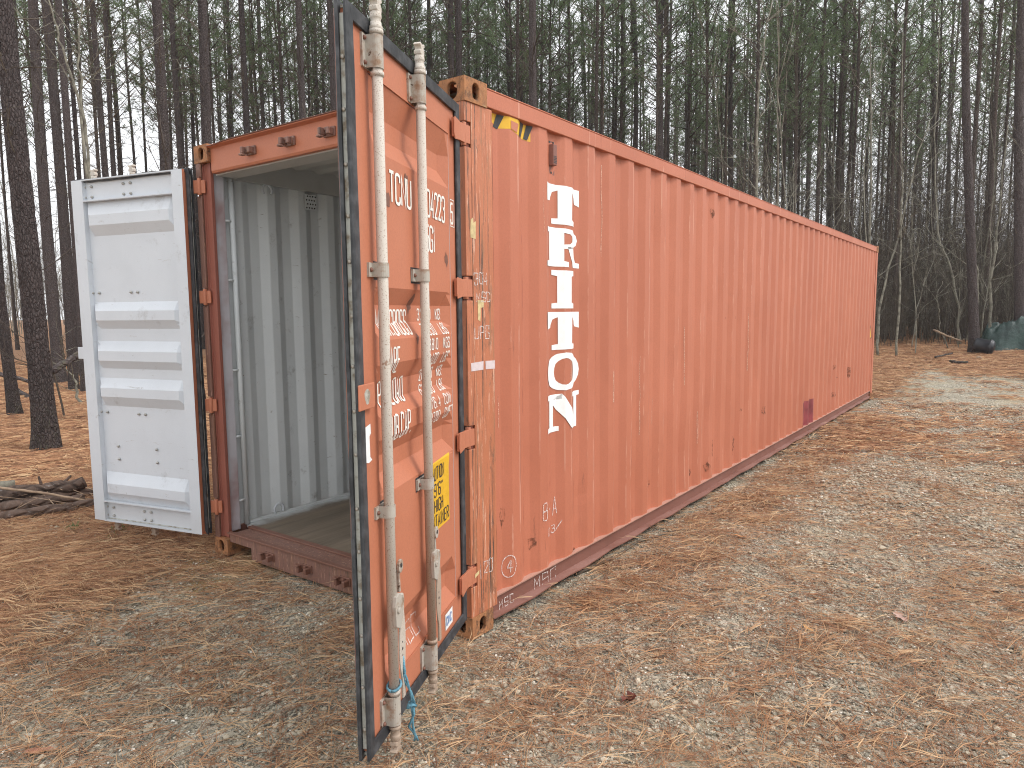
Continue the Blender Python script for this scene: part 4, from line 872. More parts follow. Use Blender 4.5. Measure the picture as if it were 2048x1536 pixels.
# trees seen from the waist up: (x pixel, y pixel, width in pixels, diameter, extra)
cat_ = [(112, 200, 18, .24), (130, 200, 9, .2), (199, 200, 16, .25), (219, 200, 13, .22), (234, 200, 7, .18), (258, 200, 8, .19), (285, 200, 7, .17), (324, 200, 25, .30), (353, 200, 15, .27),
 (384, 200, 10, .22), (411, 200, 24, .31), (435, 200, 6, .16), (461, 200, 11, .24), (491, 200, 16, .28), (524, 200, 12, .25), (538, 210, 5, .17), (549, 200, 9, .20), (562, 200, 5, .15), (591, 200, 6, .17), (604, 200, 17, .28), (634, 200, 10, .22), (649, 200, 5, .17), (664, 100, 17, .30),
 (782, 60, 7, .2), (857, 100, 12, .25), (902, 100, 15, .27), (918, 100, 17, .29), (958, 100, 6, .18), (968, 100, 5, .17), (1015, 100, 12, .25), (1042, 100, 12, .26), (1065, 100, 19, .30), (1117, 100, 4, .16), (1137, 100, 6, .19), (1167, 100, 9, .23), (1177, 100, 7, .2), (1187, 100, 8, .22), (1206, 150, 6, .13, 'tan'), (1219, 100, 5, .17),
 (1249, 160, 9, .24), (1272, 160, 13, .28), (1281, 170, 5, .16), (1320, 160, 16, .30), (1338, 160, 10, .24), (1377, 160, 9, .23), (1393, 160, 8, .23), (1427, 160, 6, .2), (1436, 160, 6, .2), (1461, 160, 13, .28), (1494, 160, 8, .23), (1506, 160, 9, .24), (1538, 170, 5, .19), (1581, 170, 7, .22),
 (1651, 170, 8, .24), (1662, 170, 8, .24), (1689, 170, 9, .25), (1711, 170, 8, .24), (1766, 170, 6, .22), (1840, 200, 4, .18), (1866, 170, 14, .33), (1900, 170, 10, .27)]
def zone(px):
    return 'above the white open door' if px < 395 else 'above the open doorway' if px < 680 else 'between the right door and the corner post' if px < 930 else 'behind the roof edge' if px < 1755 else 'beyond the far end of the container'
cnt = {}
ordw = ['first', 'second', 'third', 'fourth', 'fifth', 'sixth', 'seventh', 'eighth', 'ninth', 'tenth', 'eleventh', 'twelfth', 'thirteenth', 'fourteenth', 'fifteenth', 'sixteenth', 'seventeenth', 'eighteenth', 'nineteenth', 'twentieth']
for i, q in enumerate(cat_):
    px, py, w, dd = q[:4]; P = at(px, py, dd*F/w); dd = dd*math.cos(math.atan((px-1024)/F)); zn = zone(px); th = 'thick' if w >= 15 else 'medium' if w >= 9 else 'slim'
    key = (zn, th); cnt[key] = cnt.get(key, 0)+1
    tan_ = len(q) > 4; lab = 'narrow pale tan dead pine trunk behind the roof edge' if tan_ else f'{ordw[cnt[key]-1]} {th} dark pine trunk from the left {zn}'
    ln_ = .028*max(0, min(1, (px-1350)/300)); t = pine(P[0], P[1], dd, i % NV, lab, 'pines standing behind the container', 1, 0, w >= 15, (rt[1]*ln_, -rt[0]*ln_), 'tan' if tan_ else None, False, not tan_)
    var = i % NV; b = bend(HT[var], var+1, P[2])*(dd/.28); t.location.x -= b[0]-rt[0]*ln_*P[2]; t.location.y -= b[1]-rt[1]*ln_*P[2]; placed.append((P[0], P[1]))
for (px, py, D, dd, lab) in ((1950, 690, 20.9, .25, 'thick pine trunk standing beside the left end of the green tarpaulin heap'), (2040, 690, 21.6, .29, 'thick pine trunk cut by the right edge behind the green tarpaulin heap')):
    P = at(px, py, D); q_ = .085 if px < 2000 else .06; pine(P[0], P[1], dd, 2, lab, 'pines beyond the far end', 1, 0, True, (rt[1]*q_, -rt[0]*q_)); placed.append((P[0], P[1]))
# the plantation behind them
def place_word(px):
    for lim, w_ in ((150, 'left of the white door'), (290, 'over the left half of the white door'), (395, 'over the right half of the white door'), (540, 'over the left part of the door header'), (680, 'over the right part of the door header'), (930, 'between the right door and the corner post'), (1060, 'over the hazard tape'), (1200, 'over the white lettering'), (1400, 'over the near part of the long roof edge'), (1600, 'over the middle of the long roof edge'), (1755, 'over the far part of the long roof edge'), (1900, 'just right of the far container corner')):
        if px < lim: return w_
    return 'above the tarpaulin heap'
def in_container(x, y, m=1.2): return -WD-m < x < m and -m < y < L+m
def free(x, y, dmin):
    for (a_, b_) in placed:
        if (a_-x)**2+(b_-y)**2 < dmin*dmin: return False
    return True
nfar = 0; far_pts = []; tries = 0
while tries < 60000 and (nfar < 150 or len(far_pts) < 36):
    tries += 1; D = math.sqrt(rng.uniform(25**2, 68**2)); px = rng.uniform(-60, 2110)
    if px < 330 and (D > 33 or rng.random() < .80): continue
    if 330 <= px < 700 and (D > 44 or rng.random() < .45): continue
    if px > 700 and rng.random() < .25*(px < 1700): continue
    P = at(px, 500, D); x, y = P[0], P[1]
    if float(fbm(x*.11, y*.11, 140, 2)) > .50 and D > 30: continue
    if in_container(x, y, 3) or not free(x, y, 1.5 if D < 40 else 1.9) or (x > -1.8 and y < 23 and px > 1700): continue
    if px > 1745 and D < 24: continue
    if nfar < 150 and (D < 46 or len(far_pts) > 300):
        sx = .80+.5*rng.random(); zn = 'beyond the open doorway and white door' if px < 700 else 'behind the long container' if px < 1740 else 'beyond the far end of the container'
        pine(x, y, .11+.09*rng.random()+.04*(D > 40), int(rng.integers(NV)), f'slender pine {"in the second row" if D < 36 else "deep in the wood" if D < 50 else "at the back of the wood"} seen {place_word(px)}', f'slender pines {"in the second row" if D < 36 else "deep in the wood" if D < 50 else "at the back"} {place_word(px)}', .8+.25*rng.random(), 0, far=True); nfar += 1
    else: far_pts.append((x, y))
    placed.append((x, y))
# the rest of the wood reads as one mass: tree copies on points
lib = bpy.data.collections.new('far_tree_kinds')
def lib_tree(i):
    r_ = i+1; V, tri, tint, bv, bf = crown_data(HT[i], r_, HT[i]*.46, 26, 5, 7, .030, (.2, .36)); tm = V_far[i]
    n0 = len(tm.vertices); tv = np.zeros(n0*3, np.float32); tm.vertices.foreach_get('co', tv); tv = tv.reshape(-1, 3)*np.array([.21, .21, 1])
    tf = np.array([list(p.vertices) for p in tm.polygons]); db = V_db[i]; dv = np.zeros(len(db.vertices)*3, np.float32); db.vertices.foreach_get('co', dv); dv = dv.reshape(-1, 3); dfc = np.array([list(p.vertices) for p in db.polygons])
    q = lambda f: np.concatenate([f[:, [0, 1, 2]], f[:, [0, 2, 3]]])
    parts = [(V, tri, 0), (bv, q(bf), 1), (tv, q(tf), 2), (dv, q(dfc), 1)]; vs = np.concatenate([p[0] for p in parts]); off = 0; fs = []; mi = []
    for v_, f_, m_ in parts: fs.append(f_+off); off += len(v_); mi += [m_]*len(f_)
    me = np_mesh('far_tree', vs, np.concatenate(fs), [M['needle'], M['twig'], M['barkfar']], {'tint': np.concatenate([tint, np.zeros(len(vs)-len(tint))])})
    me.polygons.foreach_set('material_index', np.array(mi, np.int32)); o = bpy.data.objects.new('far_tree', me); lib.objects.link(o)
for i in range(4): lib_tree(i)
def scatter(name, pts, rots, scl, idx, coll, label, cat=None):
    me = bpy.data.meshes.new(name); pts = np.asarray(pts, np.float32); me.vertices.add(len(pts)); me.vertices.foreach_set('co', pts.ravel())
    a_ = me.attributes.new('rot', 'FLOAT_VECTOR', 'POINT'); a_.data.foreach_set('vector', np.asarray(rots, np.float32).ravel())
    a_ = me.attributes.new('scl', 'FLOAT', 'POINT'); a_.data.foreach_set('value', np.asarray(scl, np.float32)); a_ = me.attributes.new('pick', 'INT', 'POINT'); a_.data.foreach_set('value', np.asarray(idx, np.int32))
    o = obj(name, me, label=label, kind='stuff')
    ng = bpy.data.node_groups.new(name, 'GeometryNodeTree'); ng.interface.new_socket('Geometry', in_out='INPUT', socket_type='NodeSocketGeometry'); ng.interface.new_socket('Geometry', in_out='OUTPUT', socket_type='NodeSocketGeometry')
    gi = ng.nodes.new('NodeGroupInput'); go = ng.nodes.new('NodeGroupOutput'); ci = ng.nodes.new('GeometryNodeCollectionInfo'); ci.inputs['Collection'].default_value = coll; ci.inputs['Separate Children'].default_value = True; ci.inputs['Reset Children'].default_value = True
    ip = ng.nodes.new('GeometryNodeInstanceOnPoints'); ip.inputs['Pick Instance'].default_value = True
    for nm, ty, sk in (('rot', 'FLOAT_VECTOR', 'Rotation'), ('scl', 'FLOAT', 'Scale'), ('pick', 'INT', 'Instance Index')):
        na = ng.nodes.new('GeometryNodeInputNamedAttribute'); na.data_type = ty; na.inputs['Name'].default_value = nm
        ng.links.new([q for q in na.outputs if q.enabled and q.name == 'Attribute'][0], ip.inputs[sk])
    ng.links.new(gi.outputs[0], ip.inputs['Points']); ng.links.new(ci.outputs[0], ip.inputs['Instance']); ng.links.new(ip.outputs[0], go.inputs[0])
    m = o.modifiers.new('scatter', 'NODES'); m.node_group = ng; return o
n_ = len(far_pts); fx = np.array([p[0] for p in far_pts]); fy = np.array([p[1] for p in far_pts])
scatter('far_forest', np.stack([fx, fy, ground_z(fx, fy)], -1), np.stack([np.zeros(n_), np.zeros(n_), rng.random(n_)*6.28], -1), .8+.3*rng.random(n_), rng.integers(0, 4, n_), lib, 'far part of the pine wood reading as one dark green mass')

# bare saplings and brush
def sapling_mesh(name, seed, Hh, mat, spread=.5, dens=1.):
    r_ = np.random.default_rng(seed); main = limb(r_, (0, 0, -.05), (r_.normal(0, .1), r_.normal(0, .1), 1), Hh, 14, .06, .045); ps = [main]; rs = [.008+.003*Hh]
    def grow(P, ln, lev):
        for k in range(int((7 if lev == 0 else 4)*dens)):
            i = int(r_.integers(3 if lev == 0 else 1, len(P))); d = P[i]-P[i-1]; d = d/np.linalg.norm(d)+r_.normal(0, spread, 3); d[2] = abs(d[2])*.8; d /= np.linalg.norm(d)
            l2 = ln*r_.uniform(.25, .55); Q = limb(r_, P[i], d, l2, 6, .04, .09); ps.append(Q); rs.append(max(.003, .007-.002*lev)*(1+.1*Hh*(lev == 0)))
            if lev < 2: grow(Q, l2, lev+1)
    grow(main, Hh*.75, 0); v, f = tubes3(ps, rs); return np_mesh(name, v, f, [M[mat]])
SM = [sapling_mesh('stem', 200+i, (5.5, 7, 4, 8, 3)[i], 'sapling', .45) for i in range(5)]
BM = [sapling_mesh('stem', 300+i, (4, 5.5, 3, 6.5)[i], 'twig', .6, 1.3) for i in range(4)]
def poly_sapling(pts, D, rad, seed, label, mat='sapling', br=9, group='pale bare saplings'):
    P = [at(x, y, D) for x, y in pts]; P[0][2] = float(ground_z(P[0][0], P[0][1])); base = P[0].copy(); r_ = np.random.default_rng(seed)
    Q = []
    for a_, b_ in zip(P, P[1:]):
        for t in (0, .25, .5, .75): Q.append(a_+(b_-a_)*t+r_.normal(0, .02, 3)*(t > 0))
    Q.append(P[-1]); Q = [q-base for q in Q]; mb = MB(); K = len(Q); mb.tube(Q, list(np.linspace(rad, rad*.35, K)), 7)
    o = mb.obj('sapling', M[mat], label=label, cat='sapling', group=group, loc=tuple(base)); ps = []; rs = []
    for k in range(br):
        i = int(r_.integers(K//4, K)); a_ = r_.random()*6.28; d = np.array([math.cos(a_), math.sin(a_), r_.uniform(.2, 1.1)]); d /= np.linalg.norm(d); ln = r_.uniform(.5, 2.2)
        B = limb(r_, Q[i], d, ln, 7, .02, .09); ps.append(B); rs.append(rad*.3)
        for j in range(4): ps.append(limb(r_, B[int(r_.integers(2, 7))], d+r_.normal(0, .5, 3), ln*.4, 5, 0, .2)); rs.append(rad*.16)
    v, f = tubes3(ps, rs); obj('branches', np_mesh('branches', v, f, [M[mat]]), o); return o
poly_sapling([(1793, 708), (1799, 600), (1802, 480), (1802, 300), (1806, 60)], 20.5, .036, 1, 'straight pale sapling rising right beside the far end of the container')
poly_sapling([(1757, 705), (1758, 620), (1772, 560), (1803, 448), (1830, 330), (1860, 240)], 20.8, .040, 2, 'pale sapling leaning right from behind the far corner of the container')
poly_sapling([(1921, 683), (1914, 600), (1896, 520), (1880, 487), (1871, 394), (1872, 230), (1880, 40)], 23.5, .042, 3, 'crooked pale sapling left of the thick pine by the tarpaulin')
poly_sapling([(1957, 655), (1954, 560), (1949, 494)], 21.5, .05, 4, 'short broken pale stem just right of the thick pine by the tarpaulin', br=1)
poly_sapling([(1983, 650), (1980, 580), (1990, 500), (2000, 420), (2016, 250)], 22, .048, 5, 'pale sapling with a round gall rising behind the tarpaulin heap')
poly_sapling([(1897, 696), (1878, 655), (1879, 620), (1872, 595), (1885, 562)], 22.5, .020, 6, 'thin forked shrub stem standing in straw between the saplings', br=5)
poly_sapling([(1824, 690), (1832, 640), (1846, 615), (1870, 597)], 23, .016, 7, 'thin arching stem bending right over the straw', br=2)
poly_sapling([(1514, 560), (1513, 380), (1516, 200), (1528, 90), (1545, 0)], 16.5, .034, 8, 'pale grey sapling rising in front of the pines behind the roof edge', br=16)
poly_sapling([(1742, 560), (1742, 380), (1742, 200), (1740, 20)], 24, .045, 9, 'mottled pale trunk standing straight behind the far roof corner', br=8)
poly_sapling([(182, 380), (176, 300), (162, 180), (158, 90), (165, -40)], 11, .026, 10, 'pale grey forked sapling above the left part of the white door', br=12)
poly_sapling([(186, 400), (160, 215), (126, 95), (108, 40), (95, -30)], 11.4, .026, 11, 'thin pale sapling leaning left above the white door', br=8)
poly_sapling([(160, 806), (152, 775), (146, 750), (130, 735)], 13.4, .030, 12, 'small pale bent stem beside the fallen log left of the white door', br=6)
gl = at(1985, 608, 22); mb = MB(); mb.lathe([(.02, -.12), (.11, -.06), (.13, .02), (.08, .1), (.02, .13)], 9); 
for i in range(64):
    D = rng.uniform(17, 36); px = rng.uniform(1755, 2110) if i % 2 else rng.uniform(1380, 1760); P = at(px, 600, D); x, y = P[0], P[1]
    if in_container(x, y, .6) or (D < 21 and x > -2.2): continue
    k = int(rng.integers(5)); o = obj('sapling', SM[k] if i % 3 else BM[k % 4], loc=(x, y, float(ground_z(x, y))), rot=(0, 0, rng.random()*6.28))
    w_ = f'{"pale" if i % 3 else "dark"} bare thin sapling in the undergrowth {place_word(px)}'; o['label'] = w_; o['category'] = 'sapling'; o['group'] = w_; o.scale = (1, 1, .8+.5*rng.random())
for i in range(14):
    px = rng.uniform(20, 690); D = rng.uniform(11, 26); P = at(px, 600, D)
    if in_container(P[0], P[1], .8): continue
    k = int(rng.integers(4)); o = obj('sapling', BM[k], loc=(P[0], P[1], float(ground_z(P[0], P[1]))), rot=(0, 0, rng.random()*6.28)); w_ = f'thin dark bare sapling among the pines {place_word(px)}'; o['label'] = w_; o['category'] = 'sapling'; o['group'] = w_
# thicket filling the dark low part of the wood, and the pale brush across the clearing on the left
br = bpy.data.collections.new('brush_kinds')
for k in range(4): o = bpy.data.objects.new('brush', BM[k]); br.objects.link(o)
for k in range(3): o = bpy.data.objects.new('brush_pale', SM[k]); br.objects.link(o)
pts = []; 
for i in range(900):
    D = rng.uniform(24, 80); px = rng.uniform(700, 2150); P = at(px, 600, D); pts.append((P[0], P[1]))
tall = len(pts)
for i in range(420):
    D = rng.uniform(26, 58); px = rng.uniform(1690, 2250); P = at(px, 600, D); pts.append((P[0], P[1]))
low = len(pts)
for i in range(900):
    D = rng.uniform(23, 46); px = rng.uniform(1700, 2250) if i % 3 else rng.uniform(1200, 1760); P = at(px, 600, D); pts.append((P[0], P[1]))
for i in range(700):
    D = rng.uniform(23.5, 34); px = rng.uniform(1750, 2200); P = at(px, 600, D); pts.append((P[0], P[1]))
pts = np.array(pts); n_ = len(pts); k_ = ~((pts[:, 0] > -WD-1) & (pts[:, 0] < 1) & (pts[:, 1] < L+1)); sc_ = np.where(np.arange(n_) < low, np.where(np.arange(n_) < tall, .6+.5*rng.random(n_), .9+.7*rng.random(n_)), .22+.38*rng.random(n_)); sc_ = np.where(k_, sc_, .01)
scatter('twig_thicket', np.stack([pts[:, 0], pts[:, 1], ground_z(pts[:, 0], pts[:, 1])], -1), np.stack([np.zeros(n_), np.zeros(n_), rng.random(n_)*6.28], -1), sc_, rng.choice([0, 1, 2, 3, 0, 1, 2, 3, 4], n_), br, 'tangle of bare twigs filling the dark lower part of the wood')
pts = []
for i in range(520):
    D = rng.uniform(42, 90); px = rng.uniform(-150, 760); P = at(px, 600, D); pts.append((P[0], P[1]))
pts = np.array(pts); n_ = len(pts)
scatter('far_brush', np.stack([pts[:, 0], pts[:, 1], ground_z(pts[:, 0], pts[:, 1])], -1), np.stack([np.zeros(n_), np.zeros(n_), rng.random(n_)*6.28], -1), .8+.9*rng.random(n_), rng.choice([0, 1, 4, 5, 6], n_), br, 'pale bare brush across the clearing beyond the pines')  # distance haze put into the colour: mostly pale-barked stems picked

# ------------------------------------------------------------------ logs, sticks, fallen branches
def log(pts, r, label, name='log', cat='log', mat='bark', n=14, group=None, bumpy=.12, stubs=2, rend=.75):
    P = [np.array(p, float) for p in pts]; base = P[0].copy(); Q = []; r_ = np.random.default_rng(len(label)+int(abs(base[0])*100))
    for a_, b_ in zip(P, P[1:]):
        for t in np.linspace(0, 1, 7)[:-1]: Q.append(a_+(b_-a_)*t-base+r_.normal(0, r*.12, 3))
    Q.append(P[-1]-base); K = len(Q); mb = MB(); mb.tube(Q, [r*(1-(1-rend)*i/K)*(1+bumpy*(r_.random()-.5)) for i in range(K)], n)
    for s in range(stubs):
        i = int(r_.integers(1, K-1)); d = r_.normal(0, 1, 3); d[2] = abs(d[2])*.4; d /= np.linalg.norm(d); mb.tube([Q[i], Q[i]+d*r*1.9], [r*.24, r*.12], 6)
    return mb.obj(name, M[mat], label=label, cat=cat, group=group, loc=tuple(base))
gp = lambda x, y, dz=0: (x, y, float(ground_z(x, y))+dz)
M['log'] = bark('damp_log_bark', (.055, .038, .032), (.13, .088, .068), .8, False)
gL = 'dark logs left of the white door'
log([gp(-4.68, -.85, .05), gp(-4.52, -.38, .05), gp(-4.40, .08, .06)], .050, 'long dark log in front of the pile, reaching to the corner of the white door', group=gL, mat='log')
log([gp(-4.95, -.78, .06), gp(-4.78, -.30, .07), gp(-4.62, .02, .07)], .056, 'dark bark-flecked log lying second from the front of the pile', group=gL, mat='log')
log([gp(-5.2, -.70, .08), gp(-4.98, -.25, .13), gp(-4.80, .10, .17)], .074, 'thickest log, lying on top of the pile with a broken splintered end', group=gL, stubs=8, mat='log')
log([gp(-5.45, -.60, .06), gp(-5.25, -.22, .07)], .052, 'short cut log end entering from the left edge behind the pile', group=gL, rend=1, mat='log')
log([gp(-5.30, -.72, .17), gp(-5.16, -.34, .18)], .040, 'grey barkless log end resting above the others at the left edge', group=gL, rend=1, mat='sapling', stubs=0)
log([gp(-5.0, -.5, .05), gp(-4.85, -.05, .07), gp(-4.75, .3, .06)], .042, 'slim dark log lying half hidden behind the splintered one', group=gL, mat='log')
log([gp(-4.98, -.52, .22), gp(-4.70, -.26, .16), gp(-4.38, .04, .06)], .0125, 'straight tan stick lying across the log pile', 'stick', 'stick', 'tan', 8, stubs=1)
for k in range(30):
    x = -5.15+.75*rng.random(); y = -.75+.95*rng.random(); a_ = rng.random()*6.28; ln = .12+.25*rng.random()
    log([gp(x, y, .04+.12*rng.random()), gp(x+ln*math.cos(a_), y+ln*math.sin(a_), .02+.14*rng.random())], .004, 'thin broken twig lying in the log pile', 'twig', 'twig', 'tan', 5, 'twigs in the log pile', .1, 0)
log([at(140, 812, 14.0), at(190, 803, 14.0), at(300, 800, 14.2)], .10, 'fallen mossy log lying across the straw behind the thick pine')
log([at(20, 770, 15), at(75, 808, 14.5), at(150, 800, 14.3)], .05, 'dark fallen branch sloping down behind the thick pine', 'branch', 'branch')
log([at(105, 742, 10.6), at(140, 720, 10.9), at(190, 690, 11.2)], .055, 'broken dark branch leaning up towards the white door latch', 'branch', 'branch', rend=.8)
log([at(0, 748, 13), at(40, 757, 13), at(60, 765, 13)], .04, 'thin dark branch entering from the left edge at knee height', 'branch', 'branch')
log([gp(-2.18, -1.12, .012), gp(-2.05, -1.0, .015), gp(-1.86, -.88, .02)], .010, 'grey stick lying on sandy straw in front of the logs', 'stick', 'stick', 'twig', 7)
log([gp(-.03, 1.12, .012), gp(.03, 1.55, .012), gp(.02, 1.95, .014), gp(.15, 2.35, .012)], .010, 'long dark stick lying beside the bottom rail of the container', 'stick', 'stick', 'twig', 7, stubs=3)
log([at(1870, 714, 19.6), at(1885, 711, 19.8), at(1905, 706, 20)], .028, 'dark stick lying on straw before the thick pine', 'stick', 'stick', 'bark', 7)
log([at(1900, 722, 17.6), at(1915, 725, 17.4), at(1935, 724, 17.4)], .035, 'curved dark branch lying on the straw in front of the black tub', 'branch', 'branch', 'bark', 7)
log([at(1868, 660, 21), at(1895, 672, 20.5), at(1922, 682, 20)], .03, 'fallen tan branch propped on the straw left of the thick pine', 'branch', 'branch', 'tan', 7)

for (x, y, a_, ln, w_) in ((1.9, 3.1, .3, .34, 'dark twig lying on gravel right of the grey slabs'), (1.2, 3.9, 1.2, .28, 'thin dark twig on gravel halfway along the container'), (2.0, 2.25, .2, .42, 'slim bent twig near the right edge of the gravel'), (.75, 1.3, .8, .25, 'short brown twig on straw before the bottom rail'), (-1.5, -1.2, .5, .22, 'short dark twig on gravel left of the right door'), (1.5, .2, 2.2, .24, 'thin red-brown twig on the near gravel')):
    log([gp(x, y, .008), gp(x+ln*.5*math.cos(a_), y+ln*.5*math.sin(a_), .014), gp(x+ln*math.cos(a_+.15), y+ln*math.sin(a_+.15), .008)], .0035, w_, 'twig', 'twig', 'twig', 6, stubs=1)
# tarpaulin heap, tub, board
n = N('green_tarpaulin', .38, .5); c = n.mix(n.ramp(n.noise(1.9, 6, .7), .4, .65), (.014, .034, .030), (.036, .070, .060)); c = n.mix(n.ramp(n.noise(5, 7, .75), .55, .7, 0, .8), c, (.012, .02, .02)); n.bump(n.noise(6, 5, .7), .8, .05); tarpm = n.col(c)
A = at(1958, 693, 21.6); ry = Vector((A[0]-CAM[0], A[1]-CAM[1], 0)).normalized(); rx = Vector((ry.y, -ry.x, 0))
nu, nv = 90, 60; U, V_ = np.meshgrid(np.linspace(0, 1, nu), np.linspace(0, 1, nv), indexing='ij'); wx = U*3.6; wy = V_*1.9
hgt = .80*(.62+.42*sstep(.2, 1.6, wx)-.35*sstep(2.6, 3.6, wx))*sstep(0, .10, V_)*sstep(1, .8, V_)*sstep(-.02, .06, U)*sstep(1, .93, U)
ridge = np.abs(fbm(wx*1.6+wy*.5, wy*1.5, 61)-.5)*2; ridge2 = np.abs(fbm(wx*3.6-wy*2, wy*3, 63)-.5)*2
hgt = hgt*(.78+.55*(1-ridge)**2)+(.17*(1-ridge2)**4)*(hgt > .05); wyy = wy-.25*np.sin(wx*3)*(V_ < .3)*(1-V_*3)-.12*fbm(wx*2.5, wy, 9)*(1-V_)
gx_ = A[0]+rx.x*wx+ry.x*wyy; gy_ = A[1]+rx.y*wx+ry.y*wyy; gz_ = ground_z(gx_, gy_)+hgt+.01
I = np.arange(nu*nv).reshape(nu, nv); f = np.stack([I[:-1, :-1], I[1:, :-1], I[1:, 1:], I[:-1, 1:]], -1).reshape(-1, 4)
o = obj('tarpaulin', np_mesh('tarpaulin', np.stack([gx_-A[0], gy_-A[1], gz_-A[2]], -1).reshape(-1, 3), f, [tarpm], None, True), label='crumpled dark green tarpaulin draped over a heap at the right edge', cat='tarpaulin', loc=tuple(A))
so = o.modifiers.new('t', 'SOLIDIFY'); so.thickness = .01
n = N('black_plastic', .35, .5); bp = n.col(n.mix(n.noise(8, 5), (.016, .017, .02), (.04, .04, .048)))
T0 = at(1984, 692, 20.3); mb = MB(); prof = [(.02, -.46), (.17, -.44), (.20, -.40), (.205, -.08), (.222, -.075), (.222, -.03), (.212, -.028), (.205, .0), (.165, .045), (.09, .07), (.01, .08)]
mb.lathe(prof, 28); tub = mb.obj('plastic_tub', bp, label='black plastic tub with a domed lid lying on its side by the tarpaulin', cat='tub', loc=(T0[0], T0[1], float(ground_z(T0[0], T0[1]))+.24))
dirv = Vector((rt[0]*.62-fw[0]*.5, rt[1]*.62-fw[1]*.5, -.16)); tub.rotation_euler = dirv.to_track_quat('Z', 'Y').to_euler()
B0 = at(1996, 703, 19.8); B1 = at(2110, 701, 19.8); mb = MB(); ln = np.linalg.norm(B1-B0); mb.box(0, ln, -.05, .05, 0, .05); mb.obj('timber_board', M['tan'], label='long grey-tan timber board lying along the foot of the tarpaulin heap', cat='board', bevel=.004, loc=(B0[0], B0[1], float(ground_z(B0[0], B0[1]))+.005), rot=(0, 0, math.atan2(B1[1]-B0[1], B1[0]-B0[0])))
mb.v = []; mb.f = []; mb.m = []; mb.sm = []; mb.lathe([(.01, -.06), (.07, -.04), (.09, 0), (.06, .05), (.01, .07)], 7); S0 = at(1958, 708, 19.5); mb.obj('stone', M['tan'], label='pale lump of rock in front of the black tub', cat='stone', loc=(S0[0], S0[1], float(ground_z(S0[0], S0[1]))+.04))

# ------------------------------------------------------------------ leaves and stones one can pick out
def leaf(x, y, ln, wd, rot_, col_, label, lobed=True, curl=.3):
    n_ = 18; vs = []; 
    for i in range(n_+1):
        t = i/n_; w = wd*.5*math.sin(math.pi*min(1, t*1.02))**.7*(1+(.38*math.sin(t*19) if lobed else .04*math.sin(t*30)))
        cz = curl*ln*(.4*(t-.5)**2+.12*math.sin(t*9)); vs += [(t*ln-ln/2, w, cz+.35*w*curl*2), (t*ln-ln/2, 0, cz), (t*ln-ln/2, -w, cz+.3*w*curl*2)]
    fs = [(3*i+j, 3*i+3+j, 3*i+4+j, 3*i+1+j) for i in range(n_) for j in (0, 1)]; mb = MB(); mb.add(vs, fs, 0, True)
    mb.tube([(-ln/2-.02, 0, .006), (-ln/2, 0, vs[1][2])], .0012, 4)
    m = flat('dead_leaf_'+'abcdefghijk'[len([q for q in bpy.data.materials if q.name.startswith('dead_leaf')])], col_, .6, .3, 40)
    o = mb.obj('fallen_leaf', m, label=label, cat='leaf', group='fallen leaves', loc=(x, y, float(ground_z(x, y))+.016), rot=(random.uniform(-.15, .15), random.uniform(-.15, .15), rot_)); return o
leaf(1.81, 1.60, .11, .055, 2.2, (.50, .33, .27), 'pale pinkish lobed oak leaf on the gravel to the right')
leaf(.95, -.06, .075, .06, 1.2, (.17, .055, .04), 'curled dark red leaf standing on gravel below the middle', True, .9)
leaf(-.83, -1.74, .115, .036, .75, (.47, .22, .14), 'smooth salmon-coloured leaf in the lower left corner', False, .2)
leaf(.62, 2.48, .10, .05, .2, (.62, .30, .13), 'bright orange-brown leaf on gravel right of the bottom rail', False)
leaf(-.08, -.52+.02, .13, .05, .6, (.30, .20, .16), 'brown lobed leaf lying behind the foot of the right door')
leaf(-3.05, -.62, .12, .06, .4, (.12, .065, .055), 'dark leathery leaf lying on straw in front of the white door', False)
leaf(1.42, 1.15, .07, .03, 2.6, (.60, .33, .12), 'small golden leaf flake on straw right of the middle', False)
SR = []
def rock_mesh(seed, flat_=.6):
    bm = bmesh.new(); bmesh.ops.create_icosphere(bm, subdivisions=2, radius=.5); r_ = np.random.default_rng(seed)
    pl = [(Vector(r_.normal(0, 1, 3)).normalized(), r_.uniform(.26, .42)) for _ in range(9)]
    for v in bm.verts:
        for nn, dd in pl:
            k = v.co.dot(nn)
            if k > dd: v.co -= nn*(k-dd)
        v.co.z *= flat_
    me = bpy.data.meshes.new('stone'); bm.to_mesh(me); bm.free(); me.materials.append(M['stone']); 
    t = r_.random()*.5+.5; a_ = me.attributes.new('tint', 'FLOAT', 'POINT'); a_.data.foreach_set('value', np.full(len(me.vertices), t, np.float32)); return me
RM = [rock_mesh(i) for i in range(6)]
for (x, y, s_, k, lab) in ((2.25, 1.68, .062, 0, 'smooth pale fist-sized stone near the right edge'), (1.05, -.02, .06, 1, 'flat grey angular stone right of the dark red leaf'), (.33, -.52, .036, 2, 'small blue-grey pebble between door foot and corner casting'), (.24, -.62, .028, 3, 'small white pebble near the blue rope'),
    (-1.02, .22, .035, 4, 'white rounded pebble against the door sill'), (1.02, 2.55, .055, 5, 'grey flat stone on gravel in the middle distance'), (1.55, 2.75, .08, 0, 'larger pale flat slab beside grey stones to the right'), (1.35, 2.35, .05, 2, 'dark angular stone next to the pale slab'),
    (.52, -.80, .040, 1, 'pale pebble just right of the rope end'), (.62, -.75, .036, 3, 'cream pebble beside the pale one near the door foot'), (.25, .52, .03, 4, 'pinkish pebble lying off the corner casting')):
    o = obj('stone', RM[k], label=lab, cat='stone', group='larger loose stones', loc=(x, y, float(ground_z(x, y))+s_*.16), rot=(0, 0, random.random()*6)); o.scale = (s_, s_*.75, s_)

